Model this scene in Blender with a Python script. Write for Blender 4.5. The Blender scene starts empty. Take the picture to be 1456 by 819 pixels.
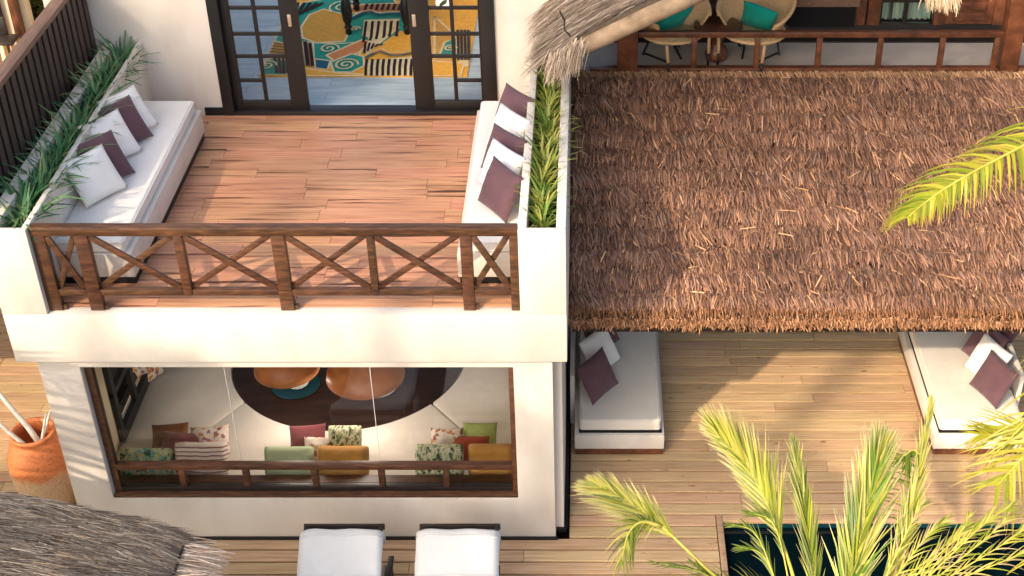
import bpy, bmesh, math, random
import numpy as np
from mathutils import Vector, Matrix
random.seed(7); RNG = np.random.default_rng(11)
S = bpy.context.scene
COL = S.collection

# ------------------------------------------------------------------ camera
FPX, PITCH, PPX, PPY, W, H = 2002.0, math.radians(34.54), 838.0, 409.5, 1456.0, 819.0
CAM = Vector((0, -10.86, 10.82))
cd = bpy.data.cameras.new('camera'); cam = bpy.data.objects.new('camera', cd); COL.objects.link(cam)
cam.location = CAM; cam.rotation_euler = (math.radians(90) - PITCH, 0, 0)
cd.sensor_fit = 'HORIZONTAL'; cd.sensor_width = 36; cd.lens = FPX / W * 36
cd.shift_x = -(PPX - W / 2) / W; cd.shift_y = (PPY - H / 2) / W
cd.clip_end = 800; cd.clip_start = 0.05
S.camera = cam
# ------------------------------------------------------------------ light
SUN = Vector((-0.62, -0.80, 0.70)).normalized()          # towards the sun
el = math.asin(SUN.z); az = math.atan2(SUN.x, SUN.y)
wd = bpy.data.worlds.new('World'); S.world = wd; wd.use_nodes = True
nt = wd.node_tree; bg = nt.nodes['Background']; sky = nt.nodes.new('ShaderNodeTexSky')
sky.sky_type = 'NISHITA'; sky.sun_disc = False; sky.sun_elevation = el; sky.sun_rotation = az
sky.dust_density = 5.2; sky.ozone_density = 0.6
nt.links.new(sky.outputs[0], bg.inputs[0]); bg.inputs[1].default_value = 0.15
sd = bpy.data.lights.new('sun', 'SUN'); sd.energy = 2.0; sd.angle = math.radians(0.9); sd.color = (1.0, 0.81, 0.60)
so = bpy.data.objects.new('sun', sd); COL.objects.link(so)
so.rotation_euler = SUN.to_track_quat('Z', 'Y').to_euler(); so.location = (-8, -15, 12)
S.view_settings.view_transform = 'Standard'; S.view_settings.look = 'None'
S.view_settings.exposure = 1.02; S.view_settings.gamma = 1.0; S.view_settings.use_curve_mapping = False

# ------------------------------------------------------------------ helpers
FW = Vector((0, math.cos(PITCH), -math.sin(PITCH))); UP = Vector((0, math.sin(PITCH), math.cos(PITCH)))
def P(x, y, X=None, Y=None, Z=None, t=None):
    """pixel of the photograph + one known coordinate -> point in metres"""
    d = FW + Vector((1, 0, 0)) * ((x - PPX) / FPX) - UP * ((y - PPY) / FPX)
    if t is None:
        if Z is not None: t = (Z - CAM.z) / d.z
        elif Y is not None: t = (Y - CAM.y) / d.y
        else: t = (X - CAM.x) / d.x
    return CAM + d * t
def lin(c):
    if isinstance(c, str): c = [int(c[i:i + 2], 16) / 255 for i in (0, 2, 4)]
    return tuple((v / 12.92 if v <= .04045 else ((v + .055) / 1.055) ** 2.4) for v in c)

MATS = {}
def base_mat(name):
    m = bpy.data.materials.new(name); m.use_nodes = True; MATS[name] = m
    b = m.node_tree.nodes['Principled BSDF']
    return m, m.node_tree, b
def N(t, kind, **kw):
    n = t.nodes.new('ShaderNode' + kind)
    for k, v in kw.items(): setattr(n, k, v)
    return n
def coords(t, scale, rand=0.0, kind='Object'):
    tc = N(t, 'TexCoord'); mp = N(t, 'Mapping'); mp.inputs['Scale'].default_value = scale
    t.links.new(tc.outputs[kind], mp.inputs['Vector'])
    if rand:
        oi = N(t, 'ObjectInfo'); ml = N(t, 'Math', operation='MULTIPLY'); ml.inputs[1].default_value = rand
        t.links.new(oi.outputs['Random'], ml.inputs[0])
        va = N(t, 'VectorMath', operation='ADD')
        t.links.new(mp.outputs[0], va.inputs[0]); t.links.new(ml.outputs[0], va.inputs[1])
        return va.outputs[0]
    return mp.outputs[0]
def ramp(t, fac, stops):
    r = N(t, 'ValToRGB'); e = r.color_ramp.elements
    while len(e) < len(stops): e.new(0.5)
    for i, (p, c) in enumerate(stops):
        e[i].position = p; e[i].color = (*lin(c), 1)
    t.links.new(fac, r.inputs[0]); return r.outputs[0]
def bump(t, b, h, strength, dist=0.01):
    bn = N(t, 'Bump'); bn.inputs['Strength'].default_value = strength; bn.inputs['Distance'].default_value = dist
    t.links.new(h, bn.inputs['Height']); t.links.new(bn.outputs[0], b.inputs['Normal'])
def noise(t, vec, scale, detail=4, rough=.55):
    n = N(t, 'TexNoise'); n.inputs['Scale'].default_value = scale; n.inputs['Detail'].default_value = detail
    n.inputs['Roughness'].default_value = rough
    t.links.new(vec, n.inputs['Vector']); return n.outputs['Fac']
def val_rand(t, col, lo, hi, hue=0.0):
    oi = N(t, 'ObjectInfo'); mr = N(t, 'MapRange'); mr.inputs[3].default_value = lo; mr.inputs[4].default_value = hi
    t.links.new(oi.outputs['Random'], mr.inputs[0])
    hs = N(t, 'HueSaturation'); t.links.new(mr.outputs[0], hs.inputs['Value']); t.links.new(col, hs.inputs['Color'])
    if hue:
        m2 = N(t, 'Math', operation='MULTIPLY'); m2.inputs[1].default_value = 7.31; t.links.new(oi.outputs['Random'], m2.inputs[0])
        fr = N(t, 'Math', operation='FRACT'); t.links.new(m2.outputs[0], fr.inputs[0])
        mr2 = N(t, 'MapRange'); mr2.inputs[3].default_value = .5 - hue; mr2.inputs[4].default_value = .5 + hue
        t.links.new(fr.outputs[0], mr2.inputs[0]); t.links.new(mr2.outputs[0], hs.inputs['Hue'])
    return hs.outputs[0]
def noisy(name, stops, scale=(1, 1, 1), nscale=4, rough=.7, bmp=.1, bdist=.005, detail=5, rand=0, vlo=1, vhi=1, hue=0, kind='Object', spec=.4, knots=None):
    m, t, b = base_mat(name)
    v = coords(t, scale, rand, kind); f = noise(t, v, nscale, detail)
    c = ramp(t, f, stops)
    if knots:
        f2 = noise(t, coords(t, knots[0], rand * 1.7, kind), knots[1], 3)
        k = N(t, 'ValToRGB'); k.color_ramp.elements[0].position = knots[2]; k.color_ramp.elements[1].position = knots[3]
        k.color_ramp.elements[0].color = (*lin(knots[4]), 1); k.color_ramp.elements[1].color = (1, 1, 1, 1)
        t.links.new(f2, k.inputs[0])
        mx = N(t, 'MixRGB', blend_type='MULTIPLY'); mx.inputs[0].default_value = 1
        t.links.new(c, mx.inputs[1]); t.links.new(k.outputs[0], mx.inputs[2]); c = mx.outputs[0]
    if vlo != vhi: c = val_rand(t, c, vlo, vhi, hue)
    t.links.new(c, b.inputs['Base Color']); b.inputs['Roughness'].default_value = rough
    b.inputs['Specular IOR Level'].default_value = spec
    if bmp: bump(t, b, f, bmp, bdist)
    return m
def plain(name, c, rough=.6, metal=0, spec=.4):
    m, t, b = base_mat(name); b.inputs['Base Color'].default_value = (*lin(c), 1)
    b.inputs['Roughness'].default_value = rough; b.inputs['Metallic'].default_value = metal; b.inputs['Specular IOR Level'].default_value = spec
    return m
def fabric(name, c, c2=None, weave=240, bmp=.25):
    m, t, b = base_mat(name); v = coords(t, (1, 1, 1), 3.0)
    c2 = c2 or c
    col = ramp(t, noise(t, v, 5, 4), [(.3, c), (.7, c2)])
    t.links.new(val_rand(t, col, .94, 1.05), b.inputs['Base Color']); b.inputs['Roughness'].default_value = .92
    b.inputs['Specular IOR Level'].default_value = .15
    b.inputs['Sheen Weight'].default_value = .15
    n1 = noise(t, v, weave, 2); n2 = noise(t, v, 7, 2)
    ad = N(t, 'Math', operation='MULTIPLY_ADD'); t.links.new(n2, ad.inputs[0]); ad.inputs[1].default_value = 5; t.links.new(n1, ad.inputs[2])
    bump(t, b, ad.outputs[0], bmp, .004); return m
def glass(name, tint='FBFBFA', refl=.10):
    m = bpy.data.materials.new(name); m.use_nodes = True; t = m.node_tree; t.nodes.clear(); MATS[name] = m
    o = N(t, 'OutputMaterial'); tr = N(t, 'BsdfTransparent'); tr.inputs[0].default_value = (*lin(tint), 1)
    gl = N(t, 'BsdfGlossy'); gl.inputs['Roughness'].default_value = .01; fr = N(t, 'Fresnel'); fr.inputs[0].default_value = 1.35
    mx = N(t, 'MixShader'); t.links.new(fr.outputs[0], mx.inputs[0]); t.links.new(tr.outputs[0], mx.inputs[1]); t.links.new(gl.outputs[0], mx.inputs[2])
    t.links.new(mx.outputs[0], o.inputs[0]); return m
def vcol(name, rough=.85, translucent=0.0, spec=.2, grain=None, tint=None):
    m, t, b = base_mat(name); a = N(t, 'Attribute', attribute_name='Col')
    c = a.outputs['Color']
    if grain:
        f = noise(t, coords(t, grain, 0), 1.0, 4)
        g = ramp(t, f, [(.25, (.62, .6, .6)), (.75, (1, 1, 1))])
        mx = N(t, 'MixRGB', blend_type='MULTIPLY'); mx.inputs[0].default_value = 1; t.links.new(c, mx.inputs[1]); t.links.new(g, mx.inputs[2]); c = mx.outputs[0]
    t.links.new(c, b.inputs['Base Color']); b.inputs['Roughness'].default_value = rough; b.inputs['Specular IOR Level'].default_value = spec
    if translucent:
        o = [n for n in t.nodes if n.type == 'OUTPUT_MATERIAL'][0]
        tl = N(t, 'BsdfTranslucent'); t.links.new(c, tl.inputs[0]); mx = N(t, 'MixShader'); mx.inputs[0].default_value = translucent
        t.links.new(b.outputs[0], mx.inputs[1]); t.links.new(tl.outputs[0], mx.inputs[2]); t.links.new(mx.outputs[0], o.inputs[0])
    return m

WLOC = {}
def link(o, parent=None, loc=(0, 0, 0)):
    COL.objects.link(o); loc = Vector(loc)
    if parent is not None:
        o.parent = parent; o.location = loc - WLOC[parent.name]
    else: o.location = loc
    WLOC[o.name] = loc.copy(); return o
def tag(o, label=None, cat=None, group=None, kind=None):
    if label: o['label'] = label
    if cat: o['category'] = cat
    if group: o['group'] = group
    if kind: o['kind'] = kind
    return o
def empty(name, loc, label=None, cat=None, group=None, kind=None, parent=None):
    o = bpy.data.objects.new(name, None); o.empty_display_size = .2
    link(o, parent, loc); return tag(o, label, cat, group, kind)
class MB:
    def __init__(s): s.v = []; s.f = []; s.mi = []; s.cur = 0
    def add(s, vs, fs):
        k = len(s.v); s.v += [tuple(v) for v in vs]; s.f += [tuple(i + k for i in f) for f in fs]; s.mi += [s.cur] * len(fs); return s
    def box(s, x0, x1, y0, y1, z0, z1):
        x0, x1 = min(x0, x1), max(x0, x1); y0, y1 = min(y0, y1), max(y0, y1); z0, z1 = min(z0, z1), max(z0, z1)
        return s.add([(x0, y0, z0), (x1, y0, z0), (x1, y1, z0), (x0, y1, z0), (x0, y0, z1), (x1, y0, z1), (x1, y1, z1), (x0, y1, z1)],
                     [(3, 2, 1, 0), (4, 5, 6, 7), (0, 1, 5, 4), (1, 2, 6, 5), (2, 3, 7, 6), (3, 0, 4, 7)])
    def bar(s, a, b, w, h, ref=(0, 0, 1)):
        a, b = Vector(a), Vector(b); d = (b - a).normalized(); r = Vector(ref)
        x = d.cross(r)
        if x.length < 1e-4: x = d.cross(Vector((0, 1, 0)))
        x.normalize(); y = x.cross(d); x *= w / 2; y *= h / 2
        vs = [p + sx * x + sy * y for p in (a, b) for sx, sy in ((-1, -1), (1, -1), (1, 1), (-1, 1))]
        return s.add(vs, [(0, 1, 2, 3), (7, 6, 5, 4), (1, 0, 4, 5), (2, 1, 5, 6), (3, 2, 6, 7), (0, 3, 7, 4)])
    def tube(s, pts, rad, n=10, cap=True):
        pts = [Vector(p) for p in pts]; rad = rad if isinstance(rad, (list, tuple)) else [rad] * len(pts)
        vs = []; fs = []; x = None
        for i, p in enumerate(pts):
            d = (pts[min(i + 1, len(pts) - 1)] - pts[max(i - 1, 0)]).normalized()
            if x is None:
                x = d.cross(Vector((0, 0, 1)))
                if x.length < 1e-3: x = d.cross(Vector((0, 1, 0)))
            x = (x - d * x.dot(d)).normalized(); y = d.cross(x)
            vs += [p + (x * math.cos(q) + y * math.sin(q)) * rad[i] for q in [2 * math.pi * j / n for j in range(n)]]
        for i in range(len(pts) - 1):
            for j in range(n):
                fs.append((i * n + j, i * n + (j + 1) % n, (i + 1) * n + (j + 1) % n, (i + 1) * n + j))
        if cap: fs += [tuple(range(n))[::-1], tuple(range((len(pts) - 1) * n, len(pts) * n))]
        return s.add(vs, fs)
    def lathe(s, c, prof, n=28):
        vs = []; fs = []; c = Vector(c)
        for r, z in prof:
            for j in range(n): vs.append(c + Vector((r * math.cos(2 * math.pi * j / n), r * math.sin(2 * math.pi * j / n), z)))
        for i in range(len(prof) - 1):
            for j in range(n): fs.append((i * n + j, i * n + (j + 1) % n, (i + 1) * n + (j + 1) % n, (i + 1) * n + j))
        if prof[0][0] > 1e-4: fs.append(tuple(range(n))[::-1])
        if prof[-1][0] > 1e-4: fs.append(tuple(range((len(prof) - 1) * n, len(prof) * n)))
        return s.add(vs, fs)
    def prism(s, poly, z0, z1):
        n = len(poly)
        return s.add([(x, y, z0) for x, y in poly] + [(x, y, z1) for x, y in poly],
                     [tuple(range(n))[::-1], tuple(range(n, 2 * n))] + [(i, (i + 1) % n, (i + 1) % n + n, i + n) for i in range(n)])
    def build(s, name, mat, parent=None, bevel=0, smooth=False, origin='base', seg=2):
        a = np.array(s.v); lo, hi = a.min(0), a.max(0)
        o0 = Vector(((lo[0] + hi[0]) / 2, (lo[1] + hi[1]) / 2, lo[2]))
        me = bpy.data.meshes.new(name); me.from_pydata([tuple(Vector(v) - o0) for v in s.v], [], s.f)
        mats = mat if isinstance(mat, (list, tuple)) else [mat]
        for m in mats: me.materials.append(MATS[m])
        if len(mats) > 1: me.polygons.foreach_set('material_index', s.mi)
        bm = bmesh.new(); bm.from_mesh(me)
        if bevel:
            es = [e for e in bm.edges if len(e.link_faces) == 2 and e.calc_face_angle(0) > .5]
            bmesh.ops.bevel(bm, geom=es, offset=bevel, segments=seg, affect='EDGES', profile=.5, clamp_overlap=True)
        bmesh.ops.recalc_face_normals(bm, faces=bm.faces)
        bm.to_mesh(me); bm.free()
        if smooth or bevel:
            me.polygons.foreach_set('use_smooth', [True] * len(me.polygons))
            if smooth != 'all': me.set_sharp_from_angle(angle=math.radians(50 if smooth else 32))
        o = bpy.data.objects.new(name, me); return link(o, parent, o0)
def ribbons(name, mat, base, direc, side, length, width, col, parent=None, curl=None, rows=3, taper=.35, tipcol=None, tipstart=.6):
    """many thin blades in one mesh: base, direction, side (unit), curl = displacement at the tip"""
    n = len(base); base = np.asarray(base, float); curl = np.zeros((n, 3)) if curl is None else np.asarray(curl)
    V = np.empty((n, rows, 2, 3)); C = np.empty((n, rows, 2, 4)); C[..., 3] = 1
    for r in range(rows):
        s = r / (rows - 1); w = width * (1 - (1 - taper) * s ** 1.5)
        p = base + direc * (length * s)[:, None] + curl * (s * s)
        V[:, r, 0] = p - side * (w / 2)[:, None]; V[:, r, 1] = p + side * (w / 2)[:, None]
        c = col if tipcol is None else col + (tipcol - col) * max(0, (s - tipstart) / (1 - tipstart))
        C[:, r, 0, :3] = c; C[:, r, 1, :3] = c
    V = V.reshape(-1, 3); o0 = Vector(V.min(0) * .5 + V.max(0) * .5); V = V - np.array(o0)
    k = (np.arange(n) * rows * 2)[:, None] + (np.arange(rows - 1) * 2)[None, :]
    F = np.stack([k, k + 1, k + 3, k + 2], -1).reshape(-1, 4)
    me = bpy.data.meshes.new(name); me.vertices.add(len(V)); me.vertices.foreach_set('co', V.ravel())
    me.loops.add(F.size); me.loops.foreach_set('vertex_index', F.ravel().astype(np.int32))
    me.polygons.add(len(F)); me.polygons.foreach_set('loop_start', (np.arange(len(F)) * 4).astype(np.int32))
    me.polygons.foreach_set('use_smooth', np.ones(len(F), bool))
    at = me.color_attributes.new('Col', 'FLOAT_COLOR', 'POINT'); at.data.foreach_set('color', C.reshape(-1, 4).ravel())
    me.materials.append(MATS[mat]); me.update(calc_edges=True); me.validate()
    o = bpy.data.objects.new(name, me); return link(o, parent, o0)
def unit(a): return a / np.linalg.norm(a, axis=-1, keepdims=True)
def pal(n, stops):
    """random colours between the given srgb colours"""
    c = np.array([lin(s) for s in stops]); a = c[RNG.integers(0, len(c), n)]; b = c[RNG.integers(0, len(c), n)]
    m = RNG.random((n, 1)); return a * m + b * (1 - m)

# ------------------------------------------------------------------ materials
def plaster(name, c1, c2):
    m, t, b = base_mat(name); v = coords(t, (1, 1, 1), 0)
    big = noise(t, v, 1.3, 5, .6); fine = noise(t, v, 60, 4, .7)
    col = ramp(t, big, [(.3, c1), (.7, c2)])
    st = noise(t, coords(t, (2.2, 2.2, .9)), 1.4, 3, .5); sr = ramp(t, st, [(.25, (.93, .915, .895)), (.6, (1, 1, 1))])
    mx = N(t, 'MixRGB', blend_type='MULTIPLY'); mx.inputs[0].default_value = .7; t.links.new(col, mx.inputs[1]); t.links.new(sr, mx.inputs[2])
    t.links.new(mx.outputs[0], b.inputs['Base Color']); b.inputs['Roughness'].default_value = .85; b.inputs['Specular IOR Level'].default_value = .2
    ad = N(t, 'Math', operation='MULTIPLY_ADD'); t.links.new(big, ad.inputs[0]); ad.inputs[1].default_value = 2.5; t.links.new(fine, ad.inputs[2])
    bump(t, b, ad.outputs[0], .35, .006); return m
plaster('plaster', 'DED7CD', 'D8D0C6')
plaster('room_plaster', 'E3D3B8', 'DBC9AC')
noisy('deck_wood', [(.25, 'A88662'), (.5, 'C6A47C'), (.75, 'D4B590')], (.8, 22, 22), 2.4, .75, .2, .003, 5, 40, .84, 1.08, .012, knots=((3.0, 7, 7), 1.6, .25, .32, '9A7A5C'))
noisy('tile_wood', [(.25, '8C5C42'), (.42, 'B98562'), (.58, 'C89470'), (.8, 'D4A280')], (.5, 8, 8), 2.6, .45, .06, .002, 6, 60, .90, 1.08, .008, spec=.45, knots=((.5, 12, 12), 1.7, .32, .42, '7A5C4C'))
noisy('rail_wood', [(.3, '38251A'), (.55, '5A3B28'), (.8, '7C5238')], (2.5, 14, 14), 2.5, .42, .15, .003, 5, 20, .85, 1.12, .006, spec=.5)
noisy('dark_wood', [(.3, '1F1917'), (.6, '2B2320'), (.8, '3A2E28')], (1, 6, 6), 3, .4, .1, .002, 5, 8)
noisy('fence_wood', [(.3, '3B2F2B'), (.6, '4F403A'), (.8, '63524A')], (14, 14, 1.2), 2.5, .6, .15, .003, 5, 20, .85, 1.1)
noisy('veranda_wood', [(.3, '47291B'), (.55, '6C402A'), (.8, '8A5638')], (3, 8, 3), 2.5, .4, .12, .003, 5, 12, .9, 1.1, spec=.5)
noisy('fence_cap', [(.3, '6E5446'), (.7, '8D6E5C')], (12, 1.2, 12), 2.5, .6, .1, .003, 4)
noisy('log_wood', [(.3, '75604C'), (.55, '9A836A'), (.8, 'B29C82')], (3, 3, 3), 2, .8, .4, .01, 6)
noisy('room_floor', [(.3, '8FA0A8'), (.6, 'ABBAC0'), (.8, 'BFCBCF')], (1, 8, 8), 2, .35, .03, .001, 5, 20, .93, 1.05)
noisy('ground_soil', [(.3, '2A2018'), (.7, '40342A')], (1, 1, 1), 3, .95, .3, .02)
noisy('sand', [(.3, 'A8906E'), (.7, 'BCA684')], (1, 1, 1), 2, .95, .3, .02)
noisy('veranda_floor', [(.3, 'ABA092'), (.7, 'BBB0A2')], (1, 1, 1), 3, .6, .05, .002)
noisy('pit_wood', [(.3, '241814'), (.55, '33221C'), (.8, '44302A')], (1, 8, 8), 2.0, .3, .04, .002, 5, spec=.5)
plain('black', '17181B', .45); plain('door_black', '211F1F', .4); plain('void', '0A0A0B', .9); plain('steel', 'C9B7A6', .35, .7)
plain('dark_teal', '123C44', .25); plain('ceramic', 'EDEDE8', .2); plain('rope', '2B2420', .9); plain('rubber', '1A1A1C', .7)
noisy('copper', [(.3, 'A8602E'), (.7, 'C47C44')], (1, 1, 1), 6, .4, .03, .002, spec=.5)
noisy('wicker', [(.3, 'C29A68'), (.6, 'DDB888'), (.8, 'EACCA0')], (1, 1, 6), 30, .7, .5, .004, 3)
noisy('pale_wood', [(.3, 'B99268'), (.7, 'D0AC80')], (6, 6, 1), 4, .6, .05, .002)
noisy('white_stick', [(.3, 'D9D3CA'), (.7, 'EFEAE2')], (1, 1, 1), 12, .8, .3, .004)
fabric('cream_fabric', 'DDD5C8', 'E3DCD0'); fabric('sofa_fabric', 'E8E4DE', 'EEEAE5'); fabric('white_fabric', 'EFEDE9', 'F3F1EE')
fabric('plum_fabric', '5E454C', '684C53'); fabric('teal_fabric', '10998A', '14A494'); fabric('orange_fabric', 'C08A40', 'CC9850')
fabric('palegreen_fabric', 'B4C49A', 'C2CFA8'); fabric('maroon_fabric', '7A4044', '86494C'); fabric('brown_fabric', '7A4C2C', '85552F')
fabric('olive_fabric', '93A05A', '9FAB66'); fabric('rust_fabric', 'A2452F', 'AC4F36'); fabric('towel_white', 'D2D2D0', 'DADAD8')
def pattern(name, stops, scale=9, mode='noise', sc=(1, 1, 1)):
    m, t, b = base_mat(name); v = coords(t, sc, 5)
    if mode == 'wave':
        w = N(t, 'TexWave', wave_type='BANDS', bands_direction='Y'); w.inputs['Scale'].default_value = scale; w.inputs['Distortion'].default_value = 3
        w.inputs['Detail'].default_value = 2; w.inputs['Detail Scale'].default_value = .6
        t.links.new(v, w.inputs['Vector']); f = w.outputs['Fac']
    elif mode == 'vor':
        w = N(t, 'TexVoronoi'); w.inputs['Scale'].default_value = scale; t.links.new(v, w.inputs['Vector'])
        sp = N(t, 'SeparateColor'); t.links.new(w.outputs['Color'], sp.inputs[0]); f = sp.outputs[0]
    else: f = noise(t, v, scale, 3)
    r = N(t, 'ValToRGB'); r.color_ramp.interpolation = 'CONSTANT' if mode != 'wave' else 'LINEAR'; e = r.color_ramp.elements
    while len(e) < len(stops): e.new(.5)
    for i, (p, c) in enumerate(stops): e[i].position = p; e[i].color = (*lin(c), 1)
    t.links.new(f, r.inputs[0]); t.links.new(r.outputs[0], b.inputs['Base Color']); b.inputs['Roughness'].default_value = .9
    b.inputs['Specular IOR Level'].default_value = .15
    bump(t, b, noise(t, v, 7, 3), .4, .01); return m
pattern('camo_fabric', [(0, '3D4A36'), (.38, '8E9B7C'), (.46, 'D8D6BC'), (.55, 'A9B77A'), (.62, '5F6C66')], 16, sc=(1.2, .8, 1))
pattern('tealcamo_fabric', [(0, '3D4A46'), (.36, '3E9C8E'), (.44, 'A5B58C'), (.52, 'C9CFA0'), (.6, '55604E')], 11)
pattern('floral_fabric', [(0, 'E2D2C2'), (.35, 'C98A4A'), (.5, 'E6D8CC'), (.7, '9C6A6A'), (.82, 'DAD2C8')], 26, 'vor')
pattern('stripe_fabric', [(0, '6A2E38'), (.2, 'C9A498'), (.36, 'E8D6CC'), (.8, 'F0E2DA')], 7, 'wave')
glass('glass')
m, t, b = base_mat('pool_water'); b.inputs['Base Color'].default_value = (*lin('06181C'), 1); b.inputs['Roughness'].default_value = .06
b.inputs['IOR'].default_value = 1.33; bump(t, b, noise(t, coords(t, (1, 1.4, 1)), 2.2, 3), .10, .03)
m, t, b = base_mat('terracotta'); v = coords(t, (1, 1, 1)); tc = N(t, 'TexCoord'); sx = N(t, 'SeparateXYZ'); t.links.new(tc.outputs['Object'], sx.inputs[0])
f = noise(t, v, 9, 5, .7); ma = N(t, 'Math', operation='MULTIPLY_ADD'); t.links.new(f, ma.inputs[0]); ma.inputs[1].default_value = .28; t.links.new(sx.outputs[2], ma.inputs[2])
rr = N(t, 'ValToRGB'); rr.color_ramp.elements[0].position = .72; rr.color_ramp.elements[1].position = .80
rr.color_ramp.elements[0].color = (*lin('D8B48C'), 1); rr.color_ramp.elements[1].color = (*lin('DD8550'), 1); t.links.new(ma.outputs[0], rr.inputs[0])
f2 = ramp(t, noise(t, v, 38, 4, .7), [(.3, (.8, .75, .7)), (.5, (1, 1, 1))]); mx = N(t, 'MixRGB', blend_type='MULTIPLY'); mx.inputs[0].default_value = 1
t.links.new(rr.outputs[0], mx.inputs[1]); t.links.new(f2, mx.inputs[2]); t.links.new(mx.outputs[0], b.inputs['Base Color']); b.inputs['Roughness'].default_value = .6
bump(t, b, noise(t, v, 30, 4), .35, .01)
vcol('thatch_blade', .8, 0, .25); vcol('leaf_blade', .45, .35, .4); vcol('palm_leaf', .42, .42, .45)
noisy('thatch_under', [(.3, '2A1B14'), (.7, '4A3226')], (14, 1.5, 1.5), 4, .95, .6, .03)
noisy('greythatch_under', [(.3, '4A4038'), (.7, '6E6054')], (3, 3, 3), 6, .95, .6, .03)
noisy('palm_trunk', [(.3, '5B4C3C'), (.7, '857360')], (1, 1, 9), 3, .9, .6, .03)
noisy('curtain', [(.3, '7FA3A0'), (.7, 'B9CCB8')], (9, 1, .3), 3, .8, .2, .01)
noisy('hedge_leaf', [(.3, '20301A'), (.7, '3F5230')], (1, 1, 1), 10, .8, .3, .02)

# ------------------------------------------------------------------ dimensions (metres)
ZT = 3.04                # terrace floor
XL, XR = -5.57, -0.215   # upper box
OL, OR = -5.14, -0.655   # opening between the pylons
ZP = 3.98                # top of pylons / planters
ZB = 2.47                # underside of the upper box
YB = 4.07                # back wall of the terrace
YF = 0.10                # face of the lower wall
LX0, LX1 = -5.42, -0.36  # lower wall
WX0, WX1, WZ0, WZ1 = -5.01, -0.75, 0.59, 2.325   # window opening
VZ, VY = 3.40, 4.37      # veranda floor and front
PX0, PX1, PY0, PY1 = 1.46, 7.6, -2.2, 0.37       # pool

# ------------------------------------------------------------------ ground, deck, pool
g = MB()
R = 160
for x0, x1, y0, y1 in ((-R, PX0 - .06, -R, R), (PX1, R, -R, R), (PX0 - .06, PX1, -R, PY0), (PX0 - .06, PX1, PY1 + .06, R)):
    g.add([(x0, y0, -.30), (x1, y0, -.30), (x1, y1, -.30), (x0, y1, -.30)], [(0, 1, 2, 3)])
tag(g.build('ground', 'ground_soil'), kind='structure')
pw = MB(); pw.add([(PX0, PY0, -.10), (PX1, PY0, -.10), (PX1, PY1, -.10), (PX0, PY1, -.10)], [(0, 1, 2, 3)])
tag(pw.build('pool_water', 'pool_water'), kind='structure')
pb = MB(); pb.box(PX0 - .05, PX0 - .002, PY0, PY1, -1.4, -.045).box(PX0 - .05, PX1, PY1 + .002, PY1 + .05, -1.4, -.045).box(PX0, PX1, PY0 - .05, PY0, -1.4, -.055)
tag(pb.build('pool_wall', 'dark_teal'), kind='structure')
deck = empty('deck', (0, 0, -.05), kind='structure')
PIT = .178
def plank(x0, x1, y0, y1):
    MB().box(x0, x1, y0, y1, -.045, -.004 + random.uniform(-.002, .002)).build('plank', 'deck_wood', deck, bevel=.004, seg=1)
def plank_row(x0, x1, y0, y1, first=None):
    x = x0; L = first if first else random.uniform(1.6, 4.2)
    while x < x1 - .05:
        e = min(x + L, x1)
        if x1 - e < .7: e = x1
        plank(x, e - .004, y0, y1); x = e; L = random.uniform(4.2, 6.0)
yrow = PY1 + .115 - PIT * 10
for i in range(40):
    y0 = yrow + i * PIT; y1 = y0 + PIT - .025
    if y1 < YF + .1: plank_row(-9, PX0 - .075, y0, y1)
    else:
        plank_row(-10, LX0 - .02, y0, y1, 2.6 if i % 2 else 3.4)
        if y1 < PY1 + .11: plank_row(LX1 + .145, PX0 - .075, y0, y1, 3)
        elif y0 < 5: plank_row(LX1 + .145, 8.0, y0, y1)
MB().box(PX0 - .07, PX0 - .004, PY0, PY1 + .1, -.045, -.002).build('edge_plank', 'deck_wood', deck, bevel=.004)
MB().box(PX0, 8.0, PY1 + .003, PY1 + .1, -.045, -.001).build('edge_plank', 'deck_wood', deck, bevel=.004)

# ------------------------------------------------------------------ villa
villa = empty('villa', (-2.9, 0, 0), 'white plastered two-storey villa with roof terrace, large window and black sliding doors', 'building')
def vbox(name, mat, *b, bevel=.012, parent=None): return MB().box(*b).build(name, mat, parent or villa, bevel=bevel)
w = MB(); TH = .16
oc = [(LX0, 0), (LX1, 0), (LX1, 2.6), (LX0, 2.6)]; ic = [(WX0, WZ0), (WX1, WZ0), (WX1, WZ1), (WX0, WZ1)]
w.add([(x, yy, z) for yy in (YF, YF + TH) for ring in (oc, ic) for x, z in ring],
      [f for k in range(4) for j in [(k + 1) % 4] for f in ((k, j, 4 + j, 4 + k), (8 + j, 8 + k, 12 + k, 12 + j), (j, k, 8 + k, 8 + j), (4 + k, 4 + j, 12 + j, 12 + k))])
w.build('front_wall', 'plaster', villa, bevel=.012)
w = MB(); w.box(LX0, LX0 + .15, YF + TH + .001, 1.15, 0, 2.6).box(LX0, LX0 + .15, 3.6, 4.4, 0, 2.6).box(LX0, LX0 + .15, 1.151, 3.599, 0, .5).box(LX0, LX0 + .15, 1.151, 3.599, 2.25, 2.6); w.build('side_wall', 'plaster', villa)
w = MB(); w.box(LX1 - .14, LX1 - .001, YF + TH + .001, .9, 0, 2.6).box(LX1 - .14, LX1 + .085, .9, 4.4, 0, 2.6).box(LX1, LX1 + .085, .24, .9, 0, 2.6)
w.build('side_wall', 'plaster', villa)
w = MB(); w.box(LX0 - .02, LX1 + .02, YF - .022, YF - .001, 0, .035).box(LX1 + .001, LX1 + .11, .20, .239, 0, .04).box(LX1 + .087, LX1 + .125, .24, 4.4, 0, .05)
w.build('base_trim', 'black', villa)
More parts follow.
